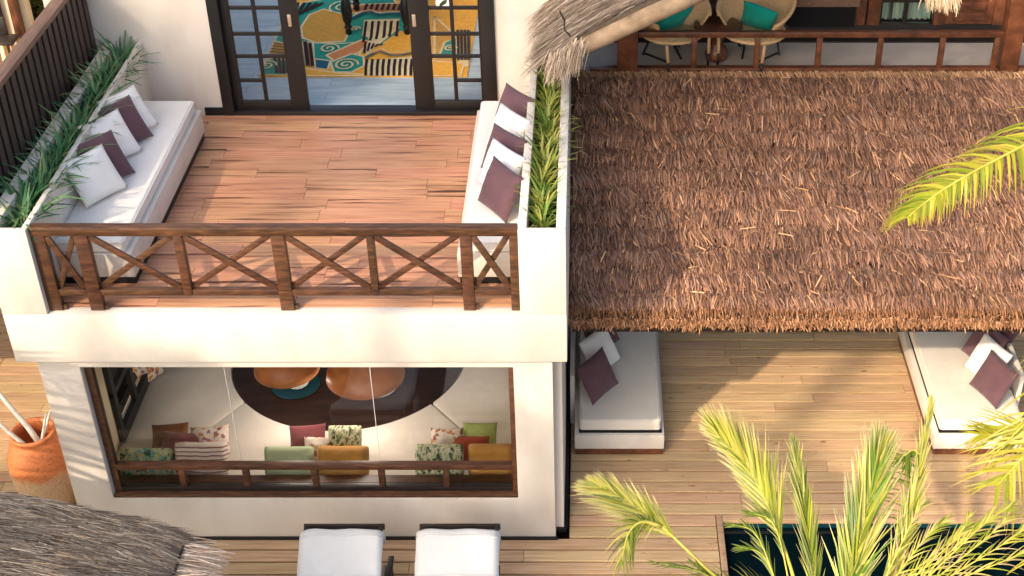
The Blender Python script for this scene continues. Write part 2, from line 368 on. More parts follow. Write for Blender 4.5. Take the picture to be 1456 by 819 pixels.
# upper box: slab band, pylons, planters
b = MB(); b.box(XL, XR, 0, .13, ZB, ZT - .004); b.box(XL, XR, .131, YB, ZB + .25, ZT - .03); b.box(XL, XL + .1, .131, YB, ZB, ZB + .249); b.box(XR - .1, XR, .131, YB, ZB, ZB + .249)
b.build('floor_slab', 'plaster', villa, bevel=.008)
def planter(x0, xi0, xi1, x1, y0=0):
    m = MB(); zl = ZT - .003
    m.box(x0, x1, 0, .055, zl, ZP); m.box(x0, xi0, .0555, YB, zl, ZP); m.box(xi1, x1, .0555, YB, zl, ZP)
    m.build('planter_wall', 'plaster', villa, bevel=.008)
    m = MB(); m.box(xi0 + .001, xi1 - .001, .056, YB, zl, ZP - .22); m.build('planter_soil', 'ground_soil', villa)
planter(XL, XL + .13, OL - .055, OL); planter(OR, OR + .08, XR - .09, XR)
bw = MB(); DX0, DX1 = -4.33, -1.08
bw.box(XL - .6, DX0, YB, YB + .14, ZB, 6.0).box(DX1, XR, YB, YB + .14, ZB, 6.0).box(DX0 + .001, DX1 - .001, YB, YB + .14, 5.4, 6.0)
bw.build('back_wall', 'plaster', villa)
vbox('skirting', 'black', -4.55, DX0 - .002, YB - .02, YB - .001, ZT, ZT + .1, bevel=.003)
# terrace boards
tf = empty('terrace_floor', (-2.9, 0, ZT - .01), parent=villa)
TW = .222; y = .135; i = 0
while y < YB - .02:
    y1 = min(y + TW - .003, YB - .022); x = OL + .001 - random.uniform(0, 1.2)
    while x < OR:
        e = x + 1.32
        a, c = max(x, OL + .001), min(e - .003, OR - .001)
        if c - a > .04: MB().box(a, c, y, y1, ZT - .03, ZT - random.uniform(0, .0008)).build('board', 'tile_wood', tf, bevel=.0015, seg=1)
        x = e
    y += TW
# lower window
win = empty('window', (-2.9, YF, WZ0), parent=villa)
f = MB(); fy0, fy1 = YF + .075, YF + .155
MB().box(WX0 + .002, WX0 + .075, fy0, fy1, WZ0 + .03, WZ1).build('frame', 'rail_wood', win, bevel=.004); MB().box(WX1 - .055, WX1 - .002, fy0, fy1, WZ0 + .03, WZ1).build('frame', 'rail_wood', win, bevel=.004)
f = MB(); f.box(WX0 + .001, WX1 - .001, YF + .004, YF + .33, WZ0 + .001, WZ0 + .03); f.build('sill', 'rail_wood', win, bevel=.005)
gx = [WX0 + .03, -3.66, -2.20, WX1 - .03]
for k in range(3):
    MB().box(gx[k] + .003, gx[k + 1] - .003, YF + .20, YF + .21, WZ0 + .03, 2.55).build('pane', 'glass', win)
    if k: MB().box(gx[k] - .003, gx[k] + .003, YF + .199, YF + .211, WZ0 + .03, 2.55).build('seam', 'ceramic', win)
RZ = .985
MB().box(WX0 + .076, WX1 - .056, fy0 - .01, fy1 - .005, RZ - .062, RZ).build('rail', 'rail_wood', win, bevel=.008)
MB().box(WX0 + .076, WX1 - .056, fy0 + .0, fy1 - .01, WZ0 + .031, WZ0 + .085).build('rail', 'dark_wood', win, bevel=.005)
for x in (-4.27, -3.60, -2.88, -2.18, -1.50):
    MB().box(x - .033, x + .033, fy0, fy1 - .012, WZ0 + .086, RZ - .063).build('post', 'rail_wood', win, bevel=.006)
# lower room
vbox('room_floor', 'pit_wood', LX0 + .15, LX1 - .14, YF + TH, 4.4, .0, .02, bevel=0)
wl = MB(); wl.box(LX0 + .151, LX0 + .17, YF + TH + .002, 1.149, .02, 2.6).box(LX0 + .151, LX0 + .17, 3.601, 4.4, .02, 2.6); wl.build('room_wall', 'room_plaster', villa)
wl = MB(); wl.box(LX1 - .16, LX1 - .141, YF + TH + .002, 4.4, .02, 2.6); wl.build('room_wall', 'room_plaster', villa)
sw = empty('side_window', (LX0 + .2, 2.0, .45), parent=villa)
m = MB(); xx0, xx1 = LX0 + .171, LX0 + .23
for z0, z1 in ((.47, .62), (1.1, 1.18), (2.2, 2.3)): m.box(xx0, xx1, 1.13, 3.62, z0, z1)
for y0 in (1.13, 1.70, 2.3, 2.9, 3.53): m.box(xx0 + .002, xx1 - .002, y0, y0 + .09, .47, 2.3)
m.build('frame', 'black', sw); MB().box(LX0 + .07, LX0 + .078, 1.16, 3.59, .51, 2.24).build('pane', 'glass', sw)
# sliding door
door = empty('sliding_door', (-2.7, YB, ZT), parent=villa)
dy0, dy1 = YB + .0, YB + .13
f = MB(); f.box(DX0, DX0 + .13, YB - .03, YB + .16, ZT, 5.4).box(DX1 - .16, DX1, YB - .03, YB + .16, ZT, 5.4).box(DX0, DX1, YB - .025, YB + .16, ZT - .003, ZT + .05)
f.build('door_frame', 'door_black', door, bevel=.006)
def leaf(x0, x1, xs0, xs1, xm, yb):
    f = MB(); f.box(x0, xs0, yb, yb + .05, ZT + .052, 5.4).box(xs1, x1, yb, yb + .05, ZT + .052, 5.4).box(xs0, xs1, yb + .001, yb + .049, ZT + .052, ZT + .16)
    f.build('door_leaf', 'door_black', door, bevel=.005)
    f = MB(); f.box(xm - .022, xm + .022, yb + .010, yb + .040, ZT + .16, 5.4)
    f.build('glazing_bar', 'door_black', door, bevel=.003)
    a, c = (xs0, xm) if xs0 < -3 else (xm, xs1)
    for z in (3.46, 3.77, 4.05, 4.37, 4.7): MB().box(xs0 if z > 3.5 else a, xs1 if z > 3.5 else c, yb + .012, yb + .038, z - .022, z + .022).build('glazing_bar', 'door_black', door, bevel=.003)
    MB().box(xs0, xs1, yb + .022, yb + .028, ZT + .16, 5.4).build('pane', 'glass', door)
leaf(DX0 + .131, -3.32, -4.10, -3.53, -3.82, YB + .04); leaf(-2.06, DX1 - .161, -1.83, -1.27, -1.57, YB + .04)
for x in (-3.42, -2.0): MB().box(x - .022, x + .022, YB + .022, YB + .0395, 4.15, 4.30).build('handle', 'steel', door, bevel=.012)
# sticker on the glass of the fixed leaf
m = MB(); c = P(630, 4, Y=YB + .06)
m.tube([(c.x, YB + .0615, c.z), (c.x, YB + .0585, c.z)], .085, 24)
st = m.build('sticker', 'ceramic', door)
m = MB(); lp = [(-.05, -.045), (-.01, -.035), (.035, -.005), (.05, .045), (.005, .03), (-.035, -.005)]
m.add([(c.x + px, YB + .057, c.z + pz) for px, pz in lp], [tuple(range(6))]); m.build('leaf_emblem', 'hedge_leaf', st)
# upper room floor
rf = empty('upper_room_floor', (-2.7, YB, ZT - .01), parent=villa)
for k in range(22):
    y0 = YB + .165 + k * .2
    for x0, x1 in ((-5.6, -3.2), (-3.195, -.9)) if k % 2 else ((-5.6, -4.2), (-4.195, -1.9), (-1.895, -.9)):
        MB().box(x0, x1, y0, y0 + .197, ZT - .03, ZT).build('board', 'room_floor', rf)
vbox('room_wall', 'room_plaster', -5.75, -5.6, YB + .141, 9, ZB, 6.0, bevel=0); vbox('room_wall', 'room_plaster', -.9, -.75, YB + .141, 9, ZB, 6.0, bevel=0)

# ------------------------------------------------------------------ rug and table in the upper room
rug = empty('rug', (-2.8, 6, ZT), 'patterned rug with orange ovals, teal spirals and black stripes on the upper room floor', 'rug')
for n_, c_ in (('rug_orange', 'D29A38'), ('rug_ochre', 'B98A3A'), ('rug_teal', '1F8273'), ('rug_blue', '154E66'), ('rug_black', '20120F'), ('rug_cream', 'CDBB92'), ('rug_tan', 'B5764A')):
    noisy(n_, [(.3, c_), (.7, tuple(min(1, v * 1.12) for v in [int(c_[i:i + 2], 16) / 255 for i in (0, 2, 4)]))], (1, 1, 1), 14, .95, .4, .004)
RX0, RX1, RY0, RY1 = -4.12, -1.52, 5.07, 7.6
MB().box(RX0, RX1, RY0, RY1, ZT + .001, ZT + .012).build('pile', 'rug_orange', rug)
rz = [ZT + .0128]
def rpoly(pts, mat, name='motif'):
    rz[0] += .00025
    return MB().add([(x, y, rz[0]) for x, y in pts], [tuple(range(len(pts)))]).build(name, mat, rug)
def rpx(x, y): q = P(x, y, Z=ZT); return (q.x, q.y)
def rell(cx, cy, a, bb, rot=0, n=28): return [(cx + a * math.cos(q) * math.cos(rot) - bb * math.sin(q) * math.sin(rot), cy + a * math.cos(q) * math.sin(rot) + bb * math.sin(q) * math.cos(rot)) for q in [2 * math.pi * k / n for k in range(n)]]
def rline(pts, wd, mat):
    rz[0] += .00025; m = MB(); pts = [Vector((*p, 0)) for p in pts]; L = []; R_ = []
    for i, p in enumerate(pts):
        d = (pts[min(i + 1, len(pts) - 1)] - pts[max(i - 1, 0)]).normalized(); nn = Vector((-d.y, d.x, 0)) * wd / 2
        L.append(p + nn); R_.append(p - nn)
    vs = [(q.x, q.y, rz[0]) for q in L + R_]; k = len(pts)
    m.add(vs, [(i, i + 1, k + i + 1, k + i) for i in range(k - 1)]).build('line', mat, rug)
def zz(pts): return [rpx(*p) for p in pts]
def clampy(p): return [(min(max(a, RX0 + .01), RX1 - .01), min(max(c, RY0 + .01), RY1 - .01)) for a, c in p]
def rzone(px, mat, line=True):
    p = clampy(zz(px)); rpoly(p, mat)
    if line: rline(p + [p[0]], .03, 'rug_cream')
rzone([(380, 30), (430, 5), (460, 0), (560, 0), (585, 40), (580, 75), (520, 62), (470, 95), (380, 80)], 'rug_teal')
rzone([(428, 40), (440, 22), (460, 14), (488, 22), (497, 45), (490, 60), (450, 62), (430, 55)], 'rug_ochre')
rzone([(500, 8), (585, 5), (583, 18), (500, 20)], 'rug_tan')
rzone([(430, 62), (490, 63), (520, 60), (508, 85), (470, 90), (445, 88), (432, 86)], 'rug_teal')
rzone([(432, 60), (445, 62), (447, 97), (433, 92)], 'rug_tan')
rzone([(447, 85), (470, 88), (466, 100), (448, 98)], 'rug_blue')
rzone([(464, 80), (515, 58), (527, 60), (512, 75), (495, 83), (478, 90)], 'rug_tan')
rzone([(470, 90), (500, 78), (517, 82), (518, 95), (500, 104), (475, 104)], 'rug_teal')
rzone([(518, 30), (568, 28), (568, 42), (545, 60), (520, 80), (524, 55), (515, 52)], 'rug_cream', False)
rzone([(520, 88), (586, 82), (588, 110), (518, 110)], 'rug_cream', False)
rzone([(545, 62), (570, 45), (587, 55), (587, 80), (540, 78)], 'rug_orange', False)
rzone([(428, 98), (470, 104), (520, 108), (518, 111), (428, 111)], 'rug_orange')
rzone([(650, 70), (668, 40), (668, 95), (655, 100)], 'rug_cream', False)
rzone([(618, 25), (640, 45), (650, 62), (645, 88), (618, 86)], 'rug_ochre')
rzone([(632, 62), (650, 55), (650, 78), (625, 80)], 'rug_teal')
rzone([(370, 88), (388, 84), (412, 88), (408, 108), (368, 108)], 'rug_teal')
rzone([(376, 60), (412, 66), (412, 82), (372, 80)], 'rug_ochre')
rzone([(610, 88), (660, 92), (655, 110), (612, 110)], 'rug_orange')
for k in range(9):
    x = 519 + k * 8; rline(clampy(zz([(x + 3, 86), (x + 1.5, 97), (x + 1, 110)])), .036, 'rug_black')
for k in range(6):
    x = 521 + k * 9; rline(clampy(zz([(x, 32), (x - 2, 48 + 6 * (k % 2)), (x - 4, 62 - 2 * k)])), .036, 'rug_black')
for k in range(5): rline(clampy(zz([(520 + k * 6, 62 + k), (518 + k * 5, 78 - 3 * k)])), .03, 'rug_black')
for k in range(5): rline(clampy(zz([(424 + k * 9, 6), (417 + k * 6, 28 - 3 * k)])), .045, 'rug_black')
for k in range(8): rline(clampy(zz([(522 + k * 8, 8), (519 + k * 8, 17)])), .04, 'rug_black')
for k in range(4): rline(clampy(zz([(651 + k * 5, 45), (652 + k * 5, 88)])), .035, 'rug_black')
for k in range(4): rline(clampy(zz([(391 + k * 6, 84), (394 + k * 5, 107)])), .035, 'rug_black')
for k in range(5): rline(clampy(zz([(374, 64 + k * 4), (411, 67 + k * 4)])), .02, 'rug_black')
rline(clampy(zz([(434, 62), (438, 96)])), .05, 'rug_black'); rline(clampy(zz([(441, 64), (445, 97)])), .04, 'rug_black')
for dy in (0, 4): rline(clampy(zz([(519, 86 - dy), (530, 80 - dy), (541, 76 - dy), (556, 82 - dy), (572, 81 - dy), (587, 78 - dy)])), .035 - .004 * dy, 'rug_blue' if not dy else 'rug_cream')
for dy in (0, 3): rline(clampy(zz([(500, 30 - dy), (515, 22 - dy), (527, 20 - dy), (540, 25 - dy), (556, 22 - dy), (572, 23 - dy)])), .05 - .01 * dy, 'rug_blue' if not dy else 'rug_cream')
def spiral(px, py, r, turns, wd=.025):
    c = rpx(px, py); pts = []
    for k in range(26):
        q = k / 25 * turns * 2 * math.pi; rr_ = r * (1 - k / 28); pts.append((c[0] + rr_ * math.cos(q), c[1] + rr_ * 1.15 * math.sin(q)))
    rline(clampy(pts), wd, 'rug_cream')
spiral(492, 95, .16, 2.0); spiral(468, 72, .13, 1.6); spiral(487, 14, .22, 2.2); spiral(505, 44, .07, 1.5); spiral(380, 96, .12, 1.8); spiral(640, 72, .09, 1.5)
tb = empty('dining_table', (-2.77, 6.6, ZT), 'black table with turned legs standing on the patterned rug', 'table')
for x in (-3.17, -2.40):
    for yy in (6.33, 7.1):
        MB().lathe((x, yy, ZT + .012), [(.03, 0), (.045, .03), (.035, .07), (.055, .10), (.035, .14), (.06, .2), (.075, .34), (.06, .46), (.04, .5), (.06, .54), (.06, .74)], 14).build('leg', 'black', tb, smooth=True)
MB().box(-3.3, -2.27, 6.2, 7.25, ZT + .752, ZT + .80).build('table_top', 'black', tb, bevel=.01)

# ------------------------------------------------------------------ terrace railing
rl = empty('terrace_railing', (-2.9, .09, ZT), 'brown wooden railing with crossed braces along the terrace edge', 'railing')
ry0, ry1 = .068, .128; px_ = [-5.075, -4.68, -3.79, -2.87, -2.02, -1.14, -.70]; pw_ = [.13, .13, .085, .13, .07, .11, .08]
MB().box(OL + .004, OR - .004, ry0 - .02, ry1 + .02, ZP - .098, ZP - .006).build('top_rail', 'rail_wood', rl, bevel=.012)
for a in range(6):
    MB().box(px_[a] + pw_[a] / 2, px_[a + 1] - pw_[a + 1] / 2, ry0 - .005, ry1 + .005, ZT + .17, ZT + .235).build('bottom_rail', 'rail_wood', rl, bevel=.008)
for k, (x, wd_) in enumerate(zip(px_, pw_)):
    MB().box(x - wd_ / 2, x + wd_ / 2, ry0 - .008, ry1 + .008, ZT + (.0 if wd_ > .09 or k in (0, 6) else .17), ZP - .099).build('post', 'rail_wood', rl, bevel=.008)
    if wd_ > .09: MB().box(x + wd_ / 2, x + wd_ / 2 + .035, ry0 + .01, ry1 - .01, ZT, ZT + .05).build('foot_block', 'rail_wood', rl, bevel=.004)
for a in range(6):
    xa, xb = px_[a] + pw_[a] / 2 + .01, px_[a + 1] - pw_[a + 1] / 2 - .01; za, zb = ZT + .25, ZP - .115
    MB().bar((xa, .083, zb), (xb, .083, za), .03, .062).build('brace', 'rail_wood', rl, bevel=.005)
    MB().bar((xa, .115, za), (xb, .115, zb), .03, .055).build('brace', 'rail_wood', rl, bevel=.005)

# ------------------------------------------------------------------ terrace sofas
def piping(o, x0, x1, y0, y1, zs, r, mat):
    for z in zs:
        c = .035; pts = []
        for cx, cy, a0 in ((x1 - c, y1 - c, 0), (x0 + c, y1 - c, 90), (x0 + c, y0 + c, 180), (x1 - c, y0 + c, 270)):
            for k in range(5): q = math.radians(a0 + k * 22.5); pts.append((cx + c * math.cos(q), cy + c * math.sin(q), z))
        MB().tube(pts + [pts[0]], r, 6, False).build('piping', mat, o, smooth='all')
def sofa(name, xw, xf, label):
    s = 1 if xf > xw else -1
    e = empty(name, ((xw + xf) / 2, 2, ZT), label, 'sofa')
    MB().box(xw + .002 * s, xf, .52, 3.48, ZT + .001, ZT + .085).build('plinth', 'black', e, bevel=.004)
    MB().box(xw + .002 * s, xf + .012 * s, .50, 3.5, ZT + .086, ZT + .36).build('base', 'plaster', e, bevel=.012)
    mt = MB().box(xw + .004 * s, xf - .045 * s, .515, 3.47, ZT + .361, ZT + .50).build('mattress', 'sofa_fabric', e, bevel=.035, seg=4)
    a, c = sorted((xw + .004 * s, xf - .045 * s)); piping(mt, a, c, .515, 3.47, (ZT + .478, ZT + .385), .006, 'sofa_fabric')
    return e
sofa('terrace_sofa', OL, -4.43, 'long built-in white sofa with a pale mattress beside the slatted fence')
sofa('terrace_sofa', OR, -1.265, 'built-in white bench with a pale mattress beside the planter next to the brown thatched roof')

# ------------------------------------------------------------------ cushions
def pillow_mesh(name, w, h, T, mat, n=16, pinch=.055, seed=0, box=0):
    r = np.random.default_rng(seed); k = r.random((6, 4)) * 6
    vs = []; fs = []; idx = {}
    for sgn in (1, -1):
        for i in range(n + 1):
            for j in range(n + 1):
                u, v = -1 + 2 * i / n, -1 + 2 * j / n; edge = i in (0, n) or j in (0, n)
                if sgn < 0 and edge: idx[(sgn, i, j)] = idx[(1, i, j)]; continue
                th = max(0, (1 - u * u) * (1 - v * v)) ** (.42 if not box else .22)
                wr = sum(.045 * math.sin(2.2 * k[q, 0] * u + k[q, 1]) * math.sin(2.2 * k[q, 2] * v + k[q, 3]) for q in range(4))
                x = w / 2 * u * (1 - pinch * (1 - v * v)) ; y = h / 2 * v * (1 - pinch * (1 - u * u))
                if box:
                    rr_ = 1 - box * (u * v) ** 4; x *= rr_; y *= rr_
                idx[(sgn, i, j)] = len(vs); vs.append((x, y, sgn * T / 2 * th * (1 + wr)))
        for i in range(n):
            for j in range(n):
                q = [idx[(sgn, i, j)], idx[(sgn, i + 1, j)], idx[(sgn, i + 1, j + 1)], idx[(sgn, i, j + 1)]]
                fs.append(q if sgn > 0 else q[::-1])
    me = bpy.data.meshes.new(name); me.from_pydata(vs, [], fs); me.polygons.foreach_set('use_smooth', [True] * len(fs)); me.materials.append(MATS[mat])
    return me
def put_pillow(me, bl, br, lean, label, group, h, T, name='cushion', lift=0.0, roll=0.0):
    """bottom edge from bl to br (seen from the front), leaning back by lean radians"""
    bl, br = Vector(bl), Vector(br); r = (br - bl); r.z = 0; r.normalize(); back = Vector((-r.y, r.x, 0))
    u = Vector((0, 0, 1)) * math.cos(lean) + back * math.sin(lean); nrm = r.cross(u)
    o = bpy.data.objects.new(name, me); COL.objects.link(o)
    c = (bl + br) / 2 + u * (h / 2 * .97) + nrm * (T * .12) + Vector((0, 0, T * .22 * math.sin(lean) + lift))
    M = Matrix((r, u, nrm)).transposed().to_4x4(); M.translation = c
    o.matrix_world = M @ Matrix.Rotation(roll, 4, 'Z'); WLOC[o.name] = c
    return tag(o, label, 'cushion', group)
ZM = ZT + .50
sizes = [(.50, .50, .17)]
PW = [pillow_mesh('cushion_white', .52, .50, .17, 'white_fabric', seed=s) for s in (1, 2, 3)]
PP_ = [pillow_mesh('cushion_plum', .52, .50, .17, 'plum_fabric', seed=s) for s in (4, 5, 6)]
G1 = 'cushions on the sofa beside the slatted fence'
for k, (bl, br) in enumerate([((122, 299), (181, 268)), ((134, 276), (192, 246)), ((146, 244), (202, 215)), ((163, 223), (219, 193)), ((170, 207), (226, 178))]):
    a, c = P(*bl, Z=ZM), P(*br, Z=ZM)
    ordn = ['nearest the railing', 'second from the railing', 'third from the railing', 'fourth from the railing', 'farthest from the railing'][k]
    put_pillow((PW if k % 2 == 0 else PP_)[k % 3], a, c, .62, '%s square cushion on the sofa beside the slatted fence, %s' % ('white' if k % 2 == 0 else 'plum', ordn), G1, .50, .17, roll=random.uniform(-.04, .04))
G2 = 'cushions on the bench beside the planter'
for k, (bl, br) in enumerate([((693, 291), (733, 316)), ((692, 264), (738, 288)), ((696, 242), (742, 264)), ((703, 211), (746, 234)), ((712, 181), (752, 203))]):
    a, c = P(*bl, Z=ZM), P(*br, Z=ZM); a.x -= .05; c.x -= .09
    ordn = ['nearest the railing', 'second from the railing', 'third from the railing', 'fourth from the railing', 'farthest from the railing'][k]
    put_pillow((PP_ if k % 2 == 0 else PW)[(k + 1) % 3], a, c, .42, '%s square cushion on the bench beside the planter, %s' % ('plum' if k % 2 == 0 else 'white', ordn), G2, .50, .17, roll=random.uniform(-.05, .05))

# ------------------------------------------------------------------ slatted fence
FX = -5.66
fe = empty('slatted_fence', (FX, 2, 2.4), 'dark brown fence of upright slats behind the planter', 'fence')
y = .2
while y < YB - .03:
    MB().box(FX - .018, FX, y, y + .108, 3.0, 4.735).build('slat', 'fence_wood', fe, bevel=.004, seg=1)
    y += .162
MB().box(FX - .031, FX - .0235, .2, YB - .005, 3.0, 4.735).build('gap_shade', 'void', fe)  # added black sheet standing in for shade in the slat gaps
MB().box(FX - .12, FX + .02, .15, YB - .005, 4.736, 4.80).build('top_rail', 'fence_cap', fe, bevel=.008)
MB().box(FX - .075, FX - .032, .2, YB - .005, 3.3, 3.42).build('cross_rail', 'fence_wood', fe); MB().box(FX - .075, FX - .032, .2, YB - .005, 4.5, 4.62).build('cross_rail', 'fence_wood', fe)
for y in (1.2, 2.6, 4.0): MB().box(FX - .17, FX - .076, y - .05, y + .05, 2.5, 4.7).build('post', 'fence_wood', fe); MB().box(FX - .17, XL - .002, y - .04, y + .04, 2.55, 2.65).build('bracket', 'fence_wood', fe)

# ------------------------------------------------------------------ planter plants
def plant_mesh(seed, n=26, L=.42, sun=False):
    r = np.random.default_rng(seed); az_ = r.random(n) * 6.283; el_ = r.uniform(.45, 1.45, n)
    d = np.stack([np.cos(az_) * np.cos(el_), np.sin(az_) * np.cos(el_), np.sin(el_)], 1)
    side = unit(np.stack([-np.sin(az_), np.cos(az_), np.zeros(n)], 1))
    ln = L * r.uniform(.55, 1.1, n); base = np.stack([np.cos(az_) * .02, np.sin(az_) * .02, np.zeros(n)], 1)
    g1 = np.array([lin(c) for c in (('5E8030', '86A044', 'B4B458') if sun else ('3A6E48', '55895A', '7FA56E'))])  # light put into leaf colour: sunlit yellow-greens, shaded blue-greens
    col = g1[r.integers(0, 3, n)] * r.uniform(.7, 1.1, (n, 1))
    tip = col * 1.0; dry = r.random(n) < .12; tip[dry] = np.array(lin('BFA868'))
    curl = np.stack([np.cos(az_), np.sin(az_), np.zeros(n)], 1) * (ln * .25)[:, None] - np.array([0, 0, 1]) * (ln * r.uniform(.05, .55, n))[:, None]
    o = ribbons('leaf_plant', 'leaf_blade', base, d, side, ln, np.full(n, .040) * r.uniform(.7, 1.2, n), col, curl=curl, rows=6, taper=.08, tipcol=tip)
    me = o.data; off = o.location.copy(); me.transform(Matrix.Translation(off)); bpy.data.objects.remove(o); return me
PMS = [plant_mesh(s, sun=False) for s in range(5)]; PMR = [plant_mesh(20 + s, sun=True, L=.40) for s in range(5)]
def plants(xa, xb, meshes, label, group, ny, z, sc):
    for k in range(ny):
        y = .22 + (YB - .36) * (k + .5) / ny + random.uniform(-.03, .03)
        o = bpy.data.objects.new('leafy_plant', random.choice(meshes)); COL.objects.link(o)
        o.location = (random.uniform(xa, xb), y, z); o.rotation_euler = (0, 0, random.random() * 6.28); q = sc * random.uniform(.8, 1.15); o.scale = (q, q, q)
        tag(o, label, 'plant', group)
plants(-5.36, -5.26, PMS, 'spiky-leaved plant painted in shaded dark green in the planter below the slatted fence', 'plants below the slatted fence', 32, ZP - .17, 1.06)
plants(-.48, -.38, PMR, 'spiky-leaved plant painted in sunlit yellow-green in the planter next to the brown thatched roof', 'plants beside the thatched roof', 32, ZP - .14, .80)

# ------------------------------------------------------------------ furniture of the lower room
seat = empty('lounge_seating', (-2.7, 1, .02), 'wide cream built-in lounge seating with radiating seams inside the lower window', 'sofa')
TC = Vector((-2.91, 2.78, 0)); TR = 1.42; RXa, RXb = LX0 + .172, LX1 - .162; SY0, SZ = YF + .23, .45
def arc(a0, a1, n=14): return [(TC.x + TR * math.cos(math.radians(a0 + (a1 - a0) * k / n)), TC.y + TR * math.sin(math.radians(a0 + (a1 - a0) * k / n))) for k in range(n + 1)]
def seg_(poly, name='seat_cushion'):
    MB().prism(poly, .30, SZ).build(name, 'cream_fabric', seat, bevel=.018)
    MB().prism(poly, .021, .299).build('seat_base', 'room_plaster', seat)
aL, aR = 219.5, 319.5
ga = .5
seg_([(RXa, 4.2), (RXa, SY0 + .02)] + [(-4.99, SY0 + .02)] + [arc(aL - ga, aL)[0]] + arc(aL - ga, 150)[1:] + [(-4.2, 4.2)])
seg_([(-4.97, SY0 + .02), (-2.92, SY0 + .02)] + arc(269.5, aL + ga, 16))
seg_([(-2.90, SY0 + .02), (-.62, SY0 + .02)] + arc(aR - ga, 270.2, 16))
seg_([(-.60, SY0 + .02), (RXb, SY0 + .02), (RXb, 4.2), (-1.4, 4.2)] + arc(390, aR + ga, 16))
rt = empty('round_table', (TC.x, TC.y, .02), 'large round dark wooden table ringed by the cream lounge seating', 'table')
MB().lathe((TC.x, TC.y, 0), [(.02, .345), (TR - .012, .345), (TR - .012, .405), (TR - .03, .415), (.0, .415)], 64).build('table_top', 'pit_wood', rt)
MB().lathe((TC.x, TC.y, 0), [(.35, .021), (.3, .06), (.16, .12), (.16, .344)], 24).build('pedestal', 'pit_wood', rt, smooth=True)
TZ = .4155
c = P(421, 549, Z=TZ); MB().lathe((c.x, c.y, TZ), [(.10, 0), (.27, .015), (.285, .03), (.27, .026), (.10, .012), (0, .012)], 32).build('plate', 'dark_teal', None, smooth=True)
tag(bpy.data.objects['plate'], 'dark teal plate holding a white bowl on the round table', 'plate')
o = MB().lathe((c.x + .03, c.y - .02, TZ + .0135), [(.06, 0), (.10, .03), (.13, .06), (.12, .06), (.09, .03), (0, .02)], 24).build('bowl', 'ceramic', None, smooth=True); tag(o, 'small white bowl standing on the dark teal plate', 'bowl')
c = P(533, 548, Z=TZ); o = MB().lathe((c.x, c.y, TZ), [(.15, 0), (.27, .02), (.29, .035), (.27, .03), (.14, .012), (0, .012)], 32).build('plate', 'ceramic', None, smooth=True); tag(o, 'white plate on the round dark table', 'plate')
def lamp(px, py, r, lab):
    c = P(px, py, Z=1.30); e = empty('pendant_lamp', (c.x, c.y, 1.30), lab, 'lamp', 'pendant lamps over the round table')
    MB().lathe((c.x, c.y, 1.30), [(r, 0), (r * .97, .07), (r * .8, .17), (r * .5, .25), (.05, .29), (.04, .33), (.0, .33)], 36).build('shade', 'copper', e, smooth='all')
    MB().tube([(c.x, c.y, 1.6), (c.x, c.y, 2.66)], .008, 8).build('cord', 'black', e)
    ld = bpy.data.lights.new('fill_light', 'POINT'); ld.energy = 24; ld.color = (1, .90, .78); ld.shadow_soft_size = .15; lo = bpy.data.objects.new('fill_light', ld); link(lo, e, (c.x, c.y, 1.28))  # added point light under the shade, brightens the lower room
lamp(408, 524, .36, 'smaller copper dome lamp hanging over the teal plate'); lamp(520, 534, .43, 'larger copper dome lamp hanging over the white plate')
GI = 'cushions behind the lower window'
def rp(xa, xb, ypx, Yp, mat, label, lean, h=.42, T=.24, lift=0, seed=0, box=.12, zb=SZ, yaw=0):
    a, c = P(xa, ypx, Y=Yp), P(xb, ypx, Y=Yp); a.z = c.z = zb; wd_ = c.x - a.x
    c.y += yaw; me = pillow_mesh('cushion_' + mat, wd_, h, T, mat, n=16, pinch=.05, seed=seed, box=box * .7)
    put_pillow(me, a, c, lean, label, GI, h, T, lift=lift)
rp(166, 246, 660, .56, 'tealcamo_fabric', 'teal and green mottled cushion in the window corner near the jar', .45, .34, .24, seed=31)
rp(246, 326, 662, .60, 'stripe_fabric', 'pale cushion with thin maroon stripes behind the window rail', .5, .38, .24, seed=32)
rp(373, 447, 660, .58, 'palegreen_fabric', 'pale green cushion behind the window rail', .5, .34, .24, seed=33)
rp(448, 526, 660, .58, 'orange_fabric', 'orange cushion beside the pale green cushion', .48, .35, .24, seed=34)
rp(588, 661, 660, .58, 'camo_fabric', 'grey-green mottled cushion standing beside the window-end orange cushion', .42, .38, .24, seed=35)
rp(664, 731, 660, .58, 'orange_fabric', 'orange cushion at the end of the window next to the wall', .45, .38, .24, seed=36)
rp(212, 264, 625, .98, 'brown_fabric', 'brown cushion behind the teal mottled cushion', .95, .30, .14, seed=37, box=0, yaw=.05)
rp(222, 290, 636, .84, 'maroon_fabric', 'maroon cushion behind the striped cushion', .95, .32, .15, seed=38, box=0, yaw=-.04)
rp(268, 323, 632, .86, 'floral_fabric', 'floral cushion tucked behind the striped cushion', .9, .34, .18, seed=39, box=0, yaw=.06)
rp(410, 462, 630, .92, 'maroon_fabric', 'maroon cushion behind the pale green cushion', .85, .32, .15, seed=40, box=0, yaw=.05)
rp(428, 492, 636, .80, 'floral_fabric', 'white floral cushion squeezed behind the pale green and orange cushions', .85, .28, .15, seed=41, box=0)
rp(464, 514, 636, .86, 'camo_fabric', 'green mottled cushion rising behind the middle orange cushion', .6, .38, .18, seed=42, box=.1)
rp(610, 657, 630, .86, 'floral_fabric', 'floral cushion behind the grey-green mottled cushion', .8, .34, .16, seed=43, box=0)
rp(630, 696, 638, .80, 'rust_fabric', 'rust red cushion behind the end orange cushion', .9, .30, .14, seed=44, box=0)
rp(656, 706, 632, .92, 'olive_fabric', 'olive green cushion behind the rust red cushion', .85, .36, .17, seed=45, box=0)
q = P(213, 545, Z=SZ); me = pillow_mesh('cushion_floral', .34, .42, .16, 'floral_fabric', seed=46)
